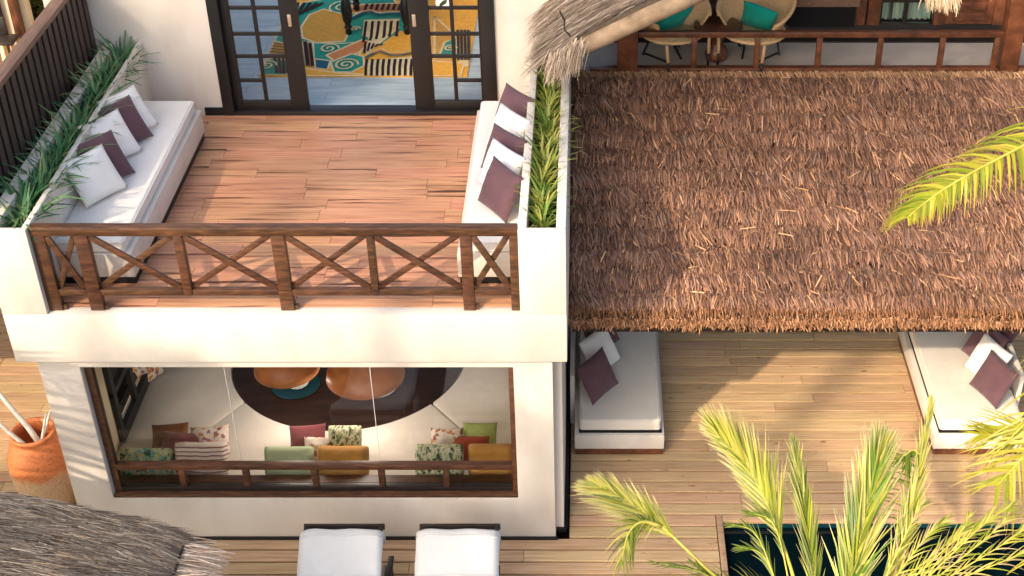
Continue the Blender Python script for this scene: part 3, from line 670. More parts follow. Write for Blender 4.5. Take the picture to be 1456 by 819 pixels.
put_pillow(me, (q.x - .05, q.y - .1, SZ), (q.x + .12, q.y + .2, SZ), .6, 'floral cushion leaning against the black side window', GI, .42, .16)

# ------------------------------------------------------------------ daybeds
def daybed(x0, x1, side, label):
    y0, y1 = 1.46, 3.7
    e = empty('daybed', ((x0 + x1) / 2, 2.5, 0), label, 'daybed', 'daybeds under the thatched roof')
    MB().box(x0 + .008, x1 - .008, y0 + .008, y1, -.002, .085).build('plinth', 'veranda_wood', e, bevel=.004)
    MB().box(x0, x1, y0, y1, .0855, .29).build('base', 'plaster', e, bevel=.01)
    MB().box(x0 + .05, x1 - .03, y0 + .045, y1 - .02, .291, .305).build('tray', 'black', e)
    mt = MB().box(x0 + .06, x1 - .045, y0 + .06, y1 - .05, .3055, .46).build('mattress', 'cream_fabric', e, bevel=.035, seg=4); piping(mt, x0 + .06, x1 - .045, y0 + .06, y1 - .05, (.438, .33), .006, 'cream_fabric')
    bx = (x0 - .055, x0) if side < 0 else (x1, x1 + .055)
    MB().box(bx[0], bx[1], y0 + .55, y1, .0, .72).build('back_board', 'plaster', e, bevel=.008)
daybed(-.17, .86, -1, 'white daybed with cream mattress against the villa wall'); daybed(3.96, 5.0, 1, 'white daybed with cream mattress on the open deck away from the villa')
ZD = .46
for me, a, c, ln, lab in ((PP_[0], (832, 578), (869, 546), .5, 'plum cushion in front on the daybed against the villa wall'), (PW[0], (838, 541), (872, 512), .55, 'white cushion on the daybed against the villa wall'), (PP_[1], (838, 512), (870, 485), .5, 'plum cushion behind the white one on the daybed against the villa wall'),
                          (PP_[2], (1381, 549), (1416, 582), .5, 'plum cushion in front on the daybed away from the villa'), (PW[1], (1373, 523), (1408, 555), .5, 'white cushion on the daybed away from the villa'), (PP_[0], (1370, 501), (1402, 531), .5, 'plum cushion behind the white one on the daybed away from the villa'), (PP_[1], (1392, 488), (1420, 512), .45, 'plum cushion against the back board of the daybed away from the villa')):
    a, c = P(*a, Z=ZD), P(*c, Z=ZD); dx = .07 if a.x < 1 else 0; a.x += dx; c.x += dx
    put_pillow(me, a, c, ln, lab, 'cushions on the daybeds', .50, .17)

# ------------------------------------------------------------------ sun loungers
def lounger(xc, label, arm):
    y0 = -.66; wd_ = .83
    e = empty('sun_lounger', (xc, -1.6, 0), label, 'sun lounger', 'sun loungers in front of the villa')
    top = Vector((0, y0, .84)); hinge = Vector((0, y0 - .75, .36)); foot = Vector((0, y0 - 2.0, .36))
    prof = [(y0 + .045, .70), (y0 + .05, .78), (y0 + .03, .855), (y0 - .02, .885), (y0 - .08, .87)]
    for k in range(1, 9):
        s = k / 8; prof.append((top.y + (hinge.y - top.y) * s - .05 * (1 - s), .87 + (.47 - .87) * s + .02 * math.sin(9 * s)))
    prof += [(hinge.y - .3, .455), (foot.y + .04, .455), (foot.y, .43), (foot.y, .37)]
    m = MB(); nx = 12; vs = []; n = len(prof)
    for (yy, zz_) in prof:
        for i in range(nx + 1):
            u = -1 + 2 * i / nx; w2 = wd_ / 2 * (1 + .006 * math.sin(yy * 23 + u)); vs.append((xc + u * w2, yy + .004 * math.sin(7 * u + yy * 9), zz_ - .035 * abs(u) ** 9 + .004 * math.sin(6 * u + 11 * yy)))
    m.add(vs, [(r * (nx + 1) + i, r * (nx + 1) + i + 1, (r + 1) * (nx + 1) + i + 1, (r + 1) * (nx + 1) + i) for r in range(n - 1) for i in range(nx)])
    o = m.build('cushion', 'towel_white', e, smooth='all'); sm = o.modifiers.new('s', 'SOLIDIFY'); sm.thickness = .05; sm.offset = -1
    for k in (4, 8, 12):
        if k < n: MB().tube([(vs[k * (nx + 1) + i][0], vs[k * (nx + 1) + i][1], vs[k * (nx + 1) + i][2] + .002) for i in range(nx + 1)], .007, 6).build('seam', 'towel_white', o, smooth='all')
    m = MB()
    for s in (-1, 1):
        x = xc + s * (wd_ / 2 - .04)
        m.bar((x, y0 + .075, .83), (x, hinge.y, .33), .04, .05); m.bar((x, y0 + .05, .30), (x, foot.y, .30), .04, .06)
    m.bar((xc - wd_ / 2 + .02, y0 + .075, .842), (xc + wd_ / 2 - .0, y0 + .075, .842), .03, .06)
    for k in range(9): m.bar((xc - wd_ / 2 + .08, hinge.y - .06 - k * .14, .33), (xc + wd_ / 2 - .08, hinge.y - .06 - k * .14, .33), .06, .02)
    m.build('frame', 'dark_wood', e, bevel=.004)
    for s in (-1, 1):
        x = xc + s * (wd_ / 2 - .06)
        MB().bar((x, foot.y + .1, 0), (x, foot.y + .1, .27), .05, .05).build('leg', 'dark_wood', e)
        MB().bar((x, y0 - .12, .1), (x, y0 - .12, .27), .05, .05).build('leg', 'dark_wood', e)
        xw = xc + s * (wd_ / 2 + .05)
        wv = MB().lathe((0, 0, 0), [(.03, -.02), (.13, -.025), (.14, 0), (.13, .025), (.03, .02)], 20); wv.v = [(xw + z, y0 - .12 + a, .138 + c) for a, c, z in wv.v]
        wv.build('wheel', 'rubber', e, smooth=True)
    if arm:
        x = xc + wd_ / 2 + .05
        MB().bar((x, y0 - .02, .52), (x, y0 - .65, .50), .06, .03).build('arm_rest', 'dark_wood', e, bevel=.005)
        MB().bar((x, y0 - .12, .28), (x, y0 - .12, .505), .04, .04).build('arm_post', 'dark_wood', e)
lounger(P(487, 757, Y=-.66).x, 'white cushioned sun lounger with dark armrest, beside the thatched hut roof', True)
lounger(P(652, 757, Y=-.66).x, 'white cushioned sun lounger standing on the pool side of the other one', False)

# ------------------------------------------------------------------ jar
jc = Vector((-5.93, .62, 0))
jar = MB().lathe(jc, [(.20, 0), (.235, .03), (.29, .22), (.325, .45), (.335, .62), (.32, .78), (.27, .92), (.225, .985), (.215, 1.01), (.235, 1.045), (.235, 1.07), (.205, 1.075), (.19, 1.03), (.22, .95), (.27, .8), (.27, .4), (.15, .2), (0, .2)], 48).build('clay_jar', 'terracotta', None, smooth='all')
tag(jar, 'large orange and cream clay jar beside the villa corner', 'jar')
def stick(pts, r0, label):
    o = MB().tube(pts, [r0 * (1 - .45 * k / (len(pts) - 1)) for k in range(len(pts))], 8).build('branch', 'white_stick', None, smooth='all'); tag(o, label, 'branch', 'white branches standing in the jar')
jb = jc + Vector((0, 0, .3))
for a, e, r in (((.12, -.08, .55), P(-12, 545, Y=.66), .034), ((.05, -.15, .5), P(-14, 590, Y=.45), .028)):
    s = jb + Vector(a); stick([s, s.lerp(e, .35) + Vector((.015, 0, .01)), s.lerp(e, .7) + Vector((-.01, .01, 0)), e + (e - s) * .2], r, ('thickest white branch leaning out of the clay jar' if r > .03 else 'white branch leaning lowest over the rim of the clay jar'))
for a, e, r in (((-.05, .02, .4), P(70, 590, Y=.66), .022), ((.0, -.1, .4), P(64, 596, Y=.58), .018)):
    s = jb + Vector(a); stick([s, s.lerp(e, .5) + Vector((.01, 0, 0)), e, e + (e - s) * .12], r, ('thin white branch in the clay jar touching the villa corner' if r > .02 else 'thinnest white twig standing in the clay jar'))

# ------------------------------------------------------------------ brown thatched roof
roof = empty('thatched_roof', (3, 2.7, 2.1), 'broad brown shaggy thatched roof over the deck', 'roof')
T0 = np.array([0, VY + .02, VZ - .02]); T1 = np.array([0, 1.17, 2.24]); SL = T1 - T0; LEN = np.linalg.norm(SL); sd_ = SL / LEN; nn_ = np.array([0, sd_[2], -sd_[1]]); nn_ = nn_ if nn_[2] > 0 else -nn_
RXA, RXB = XR + .015, 6.6
m = MB(); lo_ = nn_ * -.16
vs = []
for x in (RXA + .03, RXB):
    for p in (T0 + nn_ * -.02, T1 + nn_ * -.02, T1 + lo_, T0 + lo_): vs.append((x, p[1], p[2]))
m.add(vs, [(0, 1, 2, 3), (7, 6, 5, 4), (0, 4, 5, 1), (1, 5, 6, 2), (2, 6, 7, 3), (3, 7, 4, 0)]); m.build('roof_panel', 'thatch_under', roof)
def thatch_courses(name, n_per, courses, stops, x0, x1):
    bs = []; ds = []; ls = []; ws = []; cs = []; cu = []
    for k in range(courses):
        n = n_per; f0 = (k - .35) / courses * LEN
        x = RNG.uniform(x0, x1, n); wave = .035 * np.sin(x * 3.1 + k * 1.7) + .03 * np.sin(x * 9.7 + k * 2.9)
        f = f0 + RNG.random(n) ** .8 * (LEN / courses) * 1.05 + wave
        p = T0[None] + sd_[None] * f[:, None] + nn_[None] * (.012 + .10 * ((f - f0) / (LEN / courses)).clip(0, 1.15))[:, None] * RNG.uniform(.5, 1.2, n)[:, None]; p[:, 0] = x
        yaw = RNG.normal(0, .17, n) + .24 * np.sin(x * 2.3 + k * 2.1) * np.sin(x * 5.1 + k) + .08
        st_ = RNG.random(n) < .025; yaw[st_] += RNG.normal(0, .45, st_.sum())
        lift = RNG.uniform(.0, .16, n); lift[st_] += .12
        d = sd_[None] * np.cos(yaw)[:, None] + np.array([1, 0, 0])[None] * np.sin(yaw)[:, None]; d = unit(d + nn_[None] * np.sin(lift)[:, None])
        L = RNG.uniform(.10, .24, n); L = np.minimum(L, LEN + .05 - f).clip(.05)
        c = pal(n, stops) * RNG.uniform(.65, 1.15, (n, 1)); c *= (1 + .18 * np.sin(x * 1.9 + k * .9) * np.sin(x * .7 + k * 2.2))[:, None]
        c[st_] = pal(st_.sum(), ['B88A62', 'CFA67C', 'A07450']) * RNG.uniform(.8, 1.1, (st_.sum(), 1))
        bs.append(p); ds.append(d); ls.append(L); ws.append(RNG.uniform(.006, .021, n)); cs.append(c); cu.append(np.outer(L * RNG.uniform(-.25, .12, n), nn_))
    b = np.concatenate(bs); d = np.concatenate(ds)
    keep = b @ sd_ - T0 @ sd_ < LEN + .02
    side = unit(np.cross(d, nn_[None] + RNG.normal(0, .35, d.shape)))
    o = ribbons(name, 'thatch_blade', b[keep], d[keep], side[keep], np.concatenate(ls)[keep], np.concatenate(ws)[keep], np.concatenate(cs)[keep] * 1.1, roof, np.concatenate(cu)[keep], tipcol=np.concatenate(cs)[keep] * 2.0, tipstart=0.1)
    o['kind'] = 'stuff'; return o
BR = ['6A4C3E', '84604C', '987058', '4E382E', 'A88064', '64483C', '8C7264']
thatch_courses('thatch', 8200, 12, BR, RXA + .02, 6.2)
# eave: fringe of hanging strips over a thick band of cut ends
def fringe(name, n, x0, x1, org, ddir, outn, L, stops, parent, wdt=(.008, .018), spread=.2, mat='thatch_blade', jit=.03, along=(1, 0, 0), bright=(.6, 1.15)):
    al = np.array(along, float); s = RNG.uniform(x0, x1, n); p = np.array(org)[None] + al[None] * s[:, None] + RNG.normal(0, jit, (n, 3))
    d = unit(np.array(ddir)[None] + RNG.normal(0, spread, (n, 3))); ln = RNG.uniform(*L, n)
    side = unit(np.cross(d, np.array(outn)[None] + RNG.normal(0, .4, (n, 3))))
    o = ribbons(name, mat, p, d, side, ln, RNG.uniform(*wdt, n), pal(n, stops) * RNG.uniform(*bright, (n, 1)), parent, np.array([0, 0, -.12])[None] * ln[:, None]); o['kind'] = 'stuff'; return o
EV = np.array([0, T1[1] - .0, T1[2]])
fringe('eave_fringe', 9000, RXA + .03, 6.2, EV + sd_ * -.12 + nn_ * .03, (.03, -.75, -.66), (0, -.7, .7), (.10, .21), ['9C6E4C', 'B58560', '7E563C'], roof, spread=.16)
fringe('eave_fringe', 9000, RXA + .03, 6.2, EV + np.array([0, -.05, -.08]), (.0, -.95, -.3), (0, -.3, .9), (.02, .07), ['B58460', 'CC9C74', '946848'], roof, spread=.5, jit=.032)
MB().tube([(RXA + .03, T1[1] + .0, T1[2] - .08), (6.2, T1[1] + .0, T1[2] - .08)], .07, 10).build('eave_roll', 'thatch_under', roof, smooth='all')
MB().box(RXA + .01, 6.4, T1[1] - .01, T1[1] + .07, T1[2] - .26, T1[2] - .12).build('eave_beam', 'dark_wood', roof, bevel=.006)
MB().tube([(RXA + .04, T1[1] + .10, T1[2] + .105), (6.2, T1[1] + .10, T1[2] + .105)], .006, 6).build('binding_rope', 'rope', roof)
fringe('rake_fringe', 1500, 0, LEN - .1, T0 + np.array([RXA + .04, 0, 0]) + nn_ * .06, (-.10, -.6, -.55), (-.5, 0, .8), (.10, .22), ['8C664C', '6E4E3C', 'A87E60'], roof, spread=.25, along=sd_, jit=.02)
# top roll against the veranda
MB().tube([(RXA + .05, VY - .02, VZ + .0), (6.4, VY - .02, VZ + .0)], .055, 12).build('top_roll', 'thatch_under', roof, smooth='all')
fringe('top_fringe', 5200, RXA + .1, 6.2, (0, VY - .03, VZ + .055), (.35, -.6, -.55), (0, -.6, .8), (.07, .14), ['A8805E', 'C09A78', '8E6A4E'], roof, spread=.18, jit=.012)
for x in (RXA + .12, 3.2, 6.0):
    MB().box(x - .07, x + .07, 3.95, 4.09, 0, 2.95).build('post', 'dark_wood', roof, bevel=.008)
for x in (6.1,): MB().box(x - .07, x + .07, T1[1], T1[1] + .14, 0, T1[2] - .26).build('post', 'dark_wood', roof, bevel=.008)

# ------------------------------------------------------------------ veranda behind the roof
ver = empty('veranda', (2.7, 5, VZ), 'dark wooden veranda with low brown railing behind the thatched roof', 'veranda')
MB().box(-.2, 7, VY + .06, 5.3, VZ - .2, VZ).build('floor', 'veranda_floor', ver)
MB().box(.3, 7, 5.301, 9, VZ - .2, VZ + .02).build('inner_floor', 'dark_wood', ver)
def vpost(x, w_): MB().box(x - w_ / 2, x + w_ / 2, VY - .02, VY + .2, VZ - .02, VZ + 2.1).build('post', 'veranda_wood', ver, bevel=.012)
vpost(.45, .24); vpost(4.97, .22)
MB().box(.572, 4.858, VY + .03, VY + .11, VZ + .475, VZ + .545).build('top_rail', 'veranda_wood', ver, bevel=.008)
MB().box(.0, .328, VY + .03, VY + .11, VZ + .475, VZ + .545).build('top_rail', 'veranda_wood', ver, bevel=.008)
for x0, x1 in ((.0, .328), (.572, 4.858), (5.082, 7)): MB().box(x0, x1, VY + .02, VY + .12, VZ + .03, VZ + .085).build('bottom_rail', 'veranda_wood', ver, bevel=.006)
for x in (1.24, 1.98, 2.71, 3.43, 4.16, 4.80): MB().box(x - .033, x + .033, VY + .04, VY + .1, VZ + .086, VZ + .474).build('baluster', 'veranda_wood', ver, bevel=.006)
# wall with dark doorway, window and panelled door
yw = 5.42
MB().box(.2, 7, yw, yw + .1, VZ, VZ + .19).build('sill', 'dark_wood', ver, bevel=.005)
for x0, x1 in ((3.28, 3.42), (3.44, 3.60), (4.27, 4.40), (5.0, 5.4)): MB().box(x0, x1, yw - .02, yw + .12, VZ + .191, VZ + 2.4).build('jamb', 'veranda_wood', ver, bevel=.005)
vw = empty('veranda_window', (3.95, yw, VZ + .2), parent=ver)
MB().box(3.601, 4.269, yw + .03, yw + .09, VZ + .47, VZ + .52).build('frame', 'dark_wood', vw); MB().box(3.90, 3.945, yw + .028, yw + .092, VZ + .191, VZ + 2.3).build('frame', 'dark_wood', vw)
MB().box(3.605, 4.265, yw + .055, yw + .062, VZ + .191, VZ + 2.3).build('pane', 'glass', vw)
cv = []; nxc = 48
for k in range(nxc + 1):
    u = k / nxc
    for z in (VZ + .2, VZ + 2.2): cv.append((3.60 + .66 * u + (.06 if z < VZ + 1 and u < .2 else 0), yw + .16 + .025 * math.sin(u * 60), z))
o = MB().add(cv, [(2 * k, 2 * k + 2, 2 * k + 3, 2 * k + 1) for k in range(nxc)]).build('curtain', 'curtain', None, smooth='all'); tag(o, 'pale blue-green curtain hanging behind the veranda window', 'curtain')
vd = empty('panelled_door', (4.7, yw, VZ + .19), parent=ver)
MB().box(4.401, 4.999, yw + .02, yw + .07, VZ + .191, VZ + 2.3).build('door_leaf', 'veranda_wood', vd)
for k in range(5): MB().box(4.5, 4.9, yw + .0, yw + .019, VZ + .24 + k * .14, VZ + .34 + k * .14).build('slat', 'veranda_wood', vd, bevel=.008)
MB().box(.2, 7, 8.9, 9, VZ, VZ + 3).build('back_wall', 'dark_wood', ver); MB().box(.2, .3, yw, 8.9, VZ, VZ + 3).build('side_wall', 'dark_wood', ver); MB().box(6.9, 7, yw, 8.9, VZ, VZ + 3).build('side_wall', 'dark_wood', ver)
MB().box(.2, 7, yw, 9, VZ + 2.41, VZ + 2.5).build('ceiling', 'dark_wood', ver)
o = MB(); q0, q1 = P(1120, -14, Y=5.36), P(1222, 9, Y=5.36); o.box(q0.x, q1.x, 5.33, 5.40, q1.z, q0.z + .5); tag(o.build('carved_panel', 'fence_cap', None, bevel=.01), 'brown weathered wooden panel in the dark veranda doorway', 'panel')
MB().box(q0.x + .04, q1.x - .04, 5.341, 5.399, VZ + .192, q1.z - .001).build('panel_support', 'void', bpy.data.objects['carved_panel'])
# wicker chairs
def chair(cx, cy, face, label):
    e = empty('wicker_chair', (cx, cy, VZ), label, 'chair', 'wicker chairs on the veranda')
    z0_ = -.05
    f = Vector((math.cos(face), math.sin(face), 0)); l = Vector((-f.y, f.x, 0))
    def W_(a, b_, z): return Vector((cx, cy, VZ)) + f * a + l * b_ + Vector((0, 0, z))
    nA, nZ = 28, 8; vs = []; rim = []
    for i in range(nA + 1):
        th = math.radians(-128 + 256 * i / nA); bk = (1 + math.cos(th)) / 2   # 1 at the back
        hgt = .40 + .10 + .36 * bk ** 1.3 + .06
        for k in range(nZ + 1):
            s = k / nZ; rad = .20 + .22 * s ** .55; z = .36 + (hgt - .36) * s
            vs.append(W_(-math.cos(th) * rad * 1.0 - .06 * s * bk, math.sin(th) * rad * 1.08, z))
        rim.append(vs[-1])
    m = MB(); m.add(vs, [(i * (nZ + 1) + k, i * (nZ + 1) + k + 1, (i + 1) * (nZ + 1) + k + 1, (i + 1) * (nZ + 1) + k) for i in range(nA) for k in range(nZ)])
    o = m.build('shell', 'wicker', e, smooth='all'); sm = o.modifiers.new('s', 'SOLIDIFY'); sm.thickness = .025
    m = MB(); nS = 20; m.add([W_(.40 * math.cos(2 * math.pi * k / nS) * .95, .40 * math.sin(2 * math.pi * k / nS), .36) for k in range(nS)] + [W_(.40 * math.cos(2 * math.pi * k / nS) * .95, .40 * math.sin(2 * math.pi * k / nS), .40) for k in range(nS)], [tuple(range(nS))[::-1], tuple(range(nS, 2 * nS))] + [(k, (k + 1) % nS, (k + 1) % nS + nS, k + nS) for k in range(nS)])
    m.build('seat', 'wicker', e, bevel=.01)
    MB().tube(rim, .022, 8).build('rim', 'wicker', e, smooth='all')
    for a, b_ in ((.3, .28), (.3, -.28)):
        MB().tube([W_(a + .06, b_ * 1.05, .40), W_(a + .08, b_ * 1.0, .18)], .02, 8).build('leg', 'pale_wood', e, smooth='all'); MB().tube([W_(a + .08, b_, .18), W_(a + .08, b_, 0)], .014, 8).build('leg', 'black', e, smooth='all')
    for s in (-1, 1): MB().tube([W_(.0, .30 * s, .37), W_(-.25, .26 * s, .02), W_(-.30, .22 * s, .012), W_(.05, .1 * s, .012)], .013, 8).build('leg', 'black', e, smooth='all')
    return f, l
f1, l1 = chair(1.0, 4.82, math.radians(-62), 'wicker armchair on the veranda beside the thick brown post')
f2, l2 = chair(1.97, 4.82, math.radians(-118), 'wicker armchair on the veranda next to the dark doorway')
TEAL = pillow_mesh('cushion_teal', .44, .44, .15, 'teal_fabric', seed=71)
for cx, f, l, lab in ((1.0, f1, l1, 'teal cushion in the wicker armchair beside the post'), (2.02, f2, l2, 'teal cushion in the wicker armchair next to the dark doorway')):
    c0 = Vector((cx, 4.80, VZ + .34)) - f * .10; put_pillow(TEAL, c0 - l * .2 * (-1), c0 + l * .2 * (-1), .5, lab, 'teal cushions', .44, .15, roll=.25)
sdt = empty('side_table', (1.54, 4.80, VZ), 'round dark brown side table between the wicker armchairs', 'table')
MB().lathe((1.54, 4.80, VZ), [(.02, .42), (.27, .42), (.295, .435), (.295, .46), (.28, .47), (0, .47)], 36).build('table_top', 'veranda_wood', sdt, smooth=True)
MB().lathe((1.54, 4.80, VZ), [(.08, 0), (.12, .03), (.14, .10), (.11, .18), (.06, .23), (.08, .28), (.11, .34), (.13, .419)], 24).build('pedestal', 'veranda_wood', sdt, smooth='all')

# ------------------------------------------------------------------ grey thatched gable above the veranda
GRAY = ['9C8A78', 'B5A390', '7E6C5C', '655448', 'C8B8A4']
def slope_thatch(name, n, parent, pt, Ld, wd_=(.004, .010), stops=GRAY, yawj=.10, dark=(.6, 1.15)):
    """pt(a, b) -> surface point, a = 0 ridge .. 1 eave, b = along the ridge"""
    a = RNG.random(n); b_ = RNG.random(n); p = np.array([pt(x, y_) for x, y_ in zip(a, b_)]); e = .02
    pd = np.array([pt(min(x + e, 1.03), y_) for x, y_ in zip(a, b_)]); pe = np.array([pt(x, y_ + .01) for x, y_ in zip(a, b_)])
    dd = unit(pd - p); ee = unit(pe - p); nr = unit(np.cross(dd, ee)); nr[nr[:, 2] < 0] *= -1
    yaw = RNG.normal(0, yawj, n) + .12 * np.sin(b_ * 21 + a * 5); d = unit(dd * np.cos(yaw)[:, None] + ee * np.sin(yaw)[:, None] + nr * RNG.uniform(.0, .10, n)[:, None])
    side = unit(np.cross(d, nr + RNG.normal(0, .3, nr.shape))); L = RNG.uniform(*Ld, n)
    band = 1 + .28 * np.sin(b_ * 34 + 4 * np.sin(a * 6)) * np.sin(a * 11 + b_ * 9)
    c = pal(n, stops) * RNG.uniform(*dark, (n, 1)) * band[:, None]
    o = ribbons(name, 'thatch_blade', p + nr * RNG.uniform(0, .03, n)[:, None], d, side, L, RNG.uniform(*wd_, n), c, parent, nr * (-.12 * L)[:, None]); o['kind'] = 'stuff'; return o
gab = empty('gable_roof', (1.5, 4, 4.2), 'grey thatched gable roof with a log along its edge above the veranda', 'roof')
GY = 2.6; pA = P(808, 66, Y=GY); pB = P(952, -4, Y=GY); sl = (pB.z - pA.z) / (pB.x - pA.x)
ex = P(783, 80, Y=GY); RIDX = 2.4
def gl_pt(a, b_):
    x = RIDX + (ex.x - RIDX) * a; z = pA.z + sl * (x - pA.x) + .10 - (.10 * max(0, (a - .75) / .25) ** 2); return (x, GY - .03 + 2.0 * b_, z)
m = MB(); ns = 12; vs = []
for k in range(ns + 1):
    for b_ in (0, 1):
        q = gl_pt(k / ns, b_); vs += [(q[0], q[1], q[2] - .01), (q[0] + .04, q[1], q[2] - .20)]
m.add(vs, [f for k in range(ns) for f in ((4 * k, 4 * k + 4, 4 * k + 6, 4 * k + 2), (4 * k + 1, 4 * k + 3, 4 * k + 7, 4 * k + 5), (4 * k, 4 * k + 1, 4 * k + 5, 4 * k + 4), (4 * k + 2, 4 * k + 6, 4 * k + 7, 4 * k + 3))] + [(0, 2, 3, 1), (4 * ns, 4 * ns + 1, 4 * ns + 3, 4 * ns + 2)])
m.build('roof_panel', 'greythatch_under', gab)
slope_thatch('thatch', 15000, gab, lambda a, b_: gl_pt(.45 + .57 * a, b_ * .98), (.15, .40))
o_ = gl_pt(1, 0); fringe('eave_fringe', 1200, 0, 2.0, (o_[0] + .06, GY - .06, o_[2] + .0), (-.75, -.10, -.5), (-.5, 0, .8), (.10, .26), GRAY + ['D8C4AC'], gab, wdt=(.004, .010), spread=.12, along=(0, 1, 0), jit=.02, bright=(.8, 1.25))
fringe('corner_fringe', 520, 0, .34, (o_[0] + .02, GY - .08, o_[2] + .03), (-.25, -.2, -.9), (-.2, -.9, .3), (.12, .32), GRAY + ['D8C4AC', 'E0C8B0'], gab, wdt=(.005, .011), spread=.14, along=(1, 0, .5), jit=.025, bright=(.8, 1.25))
rp_ = [Vector(gl_pt(a, 0)) + Vector((0, -.02, .035)) for a in (.955, .95)]
pr = [P(796, 12, Y=GY + .9), P(803, 28, Y=GY + .55), P(803, 45, Y=GY + .3), P(812, 58, Y=GY + .02)]
MB().tube([Vector((p.x, p.y, gl_pt((p.x - RIDX) / (ex.x - RIDX), 0)[2] + .03)) for p in pr], .012, 6).build('binding_rope', 'rope', gab)
la, lb = P(812, 74, Y=GY - .02), P(966, 3, Y=GY - .02); lb = la + (lb - la) * 2.4
MB().tube([la, la.lerp(lb, .3) + Vector((0, 0, .01)), la.lerp(lb, .6), lb], [.092, .10, .098, .1], 18).build('edge_log', 'log_wood', gab, smooth=True)
def gr_pt(a, b_):
    z0 = gl_pt(0, 0)[2]; e2 = P(1325, -16, Y=GY); x = RIDX + (e2.x + .05 - RIDX) * a; return (x, GY - .03 + 2.0 * b_, z0 + (e2.z + .05 - z0) * a)
m = MB(); q = [gr_pt(0, 0), gr_pt(1, 0), gr_pt(1, 1), gr_pt(0, 1)]; m.add(q + [(a, b_, c - .2) for a, b_, c in q], [(0, 1, 2, 3), (7, 6, 5, 4), (0, 4, 5, 1), (1, 5, 6, 2), (2, 6, 7, 3), (3, 7, 4, 0)])
m.build('roof_panel', 'greythatch_under', gab)
slope_thatch('thatch', 3500, gab, gr_pt, (.2, .4))
o_ = gr_pt(1, 0); fringe('eave_fringe', 420, 0, .4, (o_[0] - .12, GY - .05, o_[2] - .02), (.05, -.25, -.8), (0, -.9, .3), (.08, .20), ['D8C0A0', 'C2A684', 'E4CDAE'], gab, wdt=(.006, .014), spread=.16, along=(.8, 0, -.1), jit=.03, bright=(.8, 1.2))
MB().tube([(4.97, VY + .09, VZ + 2.1), (o_[0] - .2, GY + .4, o_[2] - .15)], .07, 12).build('bracket', 'veranda_wood', gab)

# ------------------------------------------------------------------ thatched hut in front
hut = empty('thatched_hut', (-7, -4, 0), 'grey thatched hut roof beside the sun loungers', 'hut')
HY = -1.94; outl = [(-8.6, 2.74), (-6.6, 2.64)] + [(P(x, y, Y=HY).x, P(x, y, Y=HY).z) for x, y in ((0, 705), (60, 716), (130, 731), (200, 747), (235, 757), (262, 769))]
def prof(a):
    s = a * (len(outl) - 1); i = min(int(s), len(outl) - 2); u = s - i; return (outl[i][0] + (outl[i + 1][0] - outl[i][0]) * u, outl[i][1] + (outl[i + 1][1] - outl[i][1]) * u)
def hut_pt(a, b_): x, z = prof(min(a, 1)); ov = max(0, a - 1) * 8; return (x + ov * .3, HY - 4.2 * b_, z - ov * .12)
m = MB(); ns = 21; vs = []
for k in range(ns + 1):
    x, z = prof(k / ns)
    for b_ in (0, 1): vs += [(x, HY - 4.2 * b_, z - .012), (x, HY - 4.2 * b_, z - .22)]
m.add(vs, [f for k in range(ns) for f in ((4 * k, 4 * k + 4, 4 * k + 6, 4 * k + 2), (4 * k + 1, 4 * k + 3, 4 * k + 7, 4 * k + 5), (4 * k, 4 * k + 1, 4 * k + 5, 4 * k + 4), (4 * k + 2, 4 * k + 6, 4 * k + 7, 4 * k + 3))] + [(0, 2, 3, 1), (4 * ns, 4 * ns + 1, 4 * ns + 3, 4 * ns + 2)])
m.build('roof_panel', 'greythatch_under', hut)
m = MB(); m.add([(-8.6, HY, 2.73), (-8.6, HY - 4.2, 2.73), (-12.5, HY - 4.2, 2.1), (-12.5, HY, 2.1), (-8.6, HY, 2.52), (-8.6, HY - 4.2, 2.52), (-12.5, HY - 4.2, 1.9), (-12.5, HY, 1.9)], [(0, 1, 2, 3), (7, 6, 5, 4), (0, 4, 5, 1), (1, 5, 6, 2), (2, 6, 7, 3), (3, 7, 4, 0)]); m.build('roof_panel', 'greythatch_under', hut)
slope_thatch('thatch', 22000, hut, lambda a, b_: hut_pt(.22 + .78 * a, b_ * b_ * .30 - .003), (.12, .32), wd_=(.004, .010), stops=['9A8A78', 'B5A48E', '746454', '5A4C40', 'CDBBA2', 'AE9478'], yawj=.14, dark=(.55, 1.2))
o_ = hut_pt(1, 0); fringe('eave_fringe', 2600, 0, 1.6, (o_[0] + .02, HY - .03, o_[2] - .01), (.85, .02, -.22), (0, 0, 1), (.16, .38), ['D6BCA0', 'E6D0B8', 'B89C82', 'EEDCC6'], hut, wdt=(.005, .012), spread=.13, along=(0, -1, 0), jit=.025, bright=(.75, 1.15))
MB().tube([(o_[0] + .01, HY + .0, o_[2] + .0), (o_[0] + .02, HY - .12, o_[2] + .035), (o_[0] + .01, HY - 2, o_[2] + .03)], .013, 6).build('binding_rope', 'rope', hut)
for x, yy, zt in ((-4.6, -2.4, 2.1), (-4.6, -5.8, 2.1), (-11.5, -2.4, 2.2), (-11.5, -5.8, 2.2)): MB().tube([(x, yy, -.32), (x, yy, zt)], .09, 12).build('post', 'log_wood', hut)

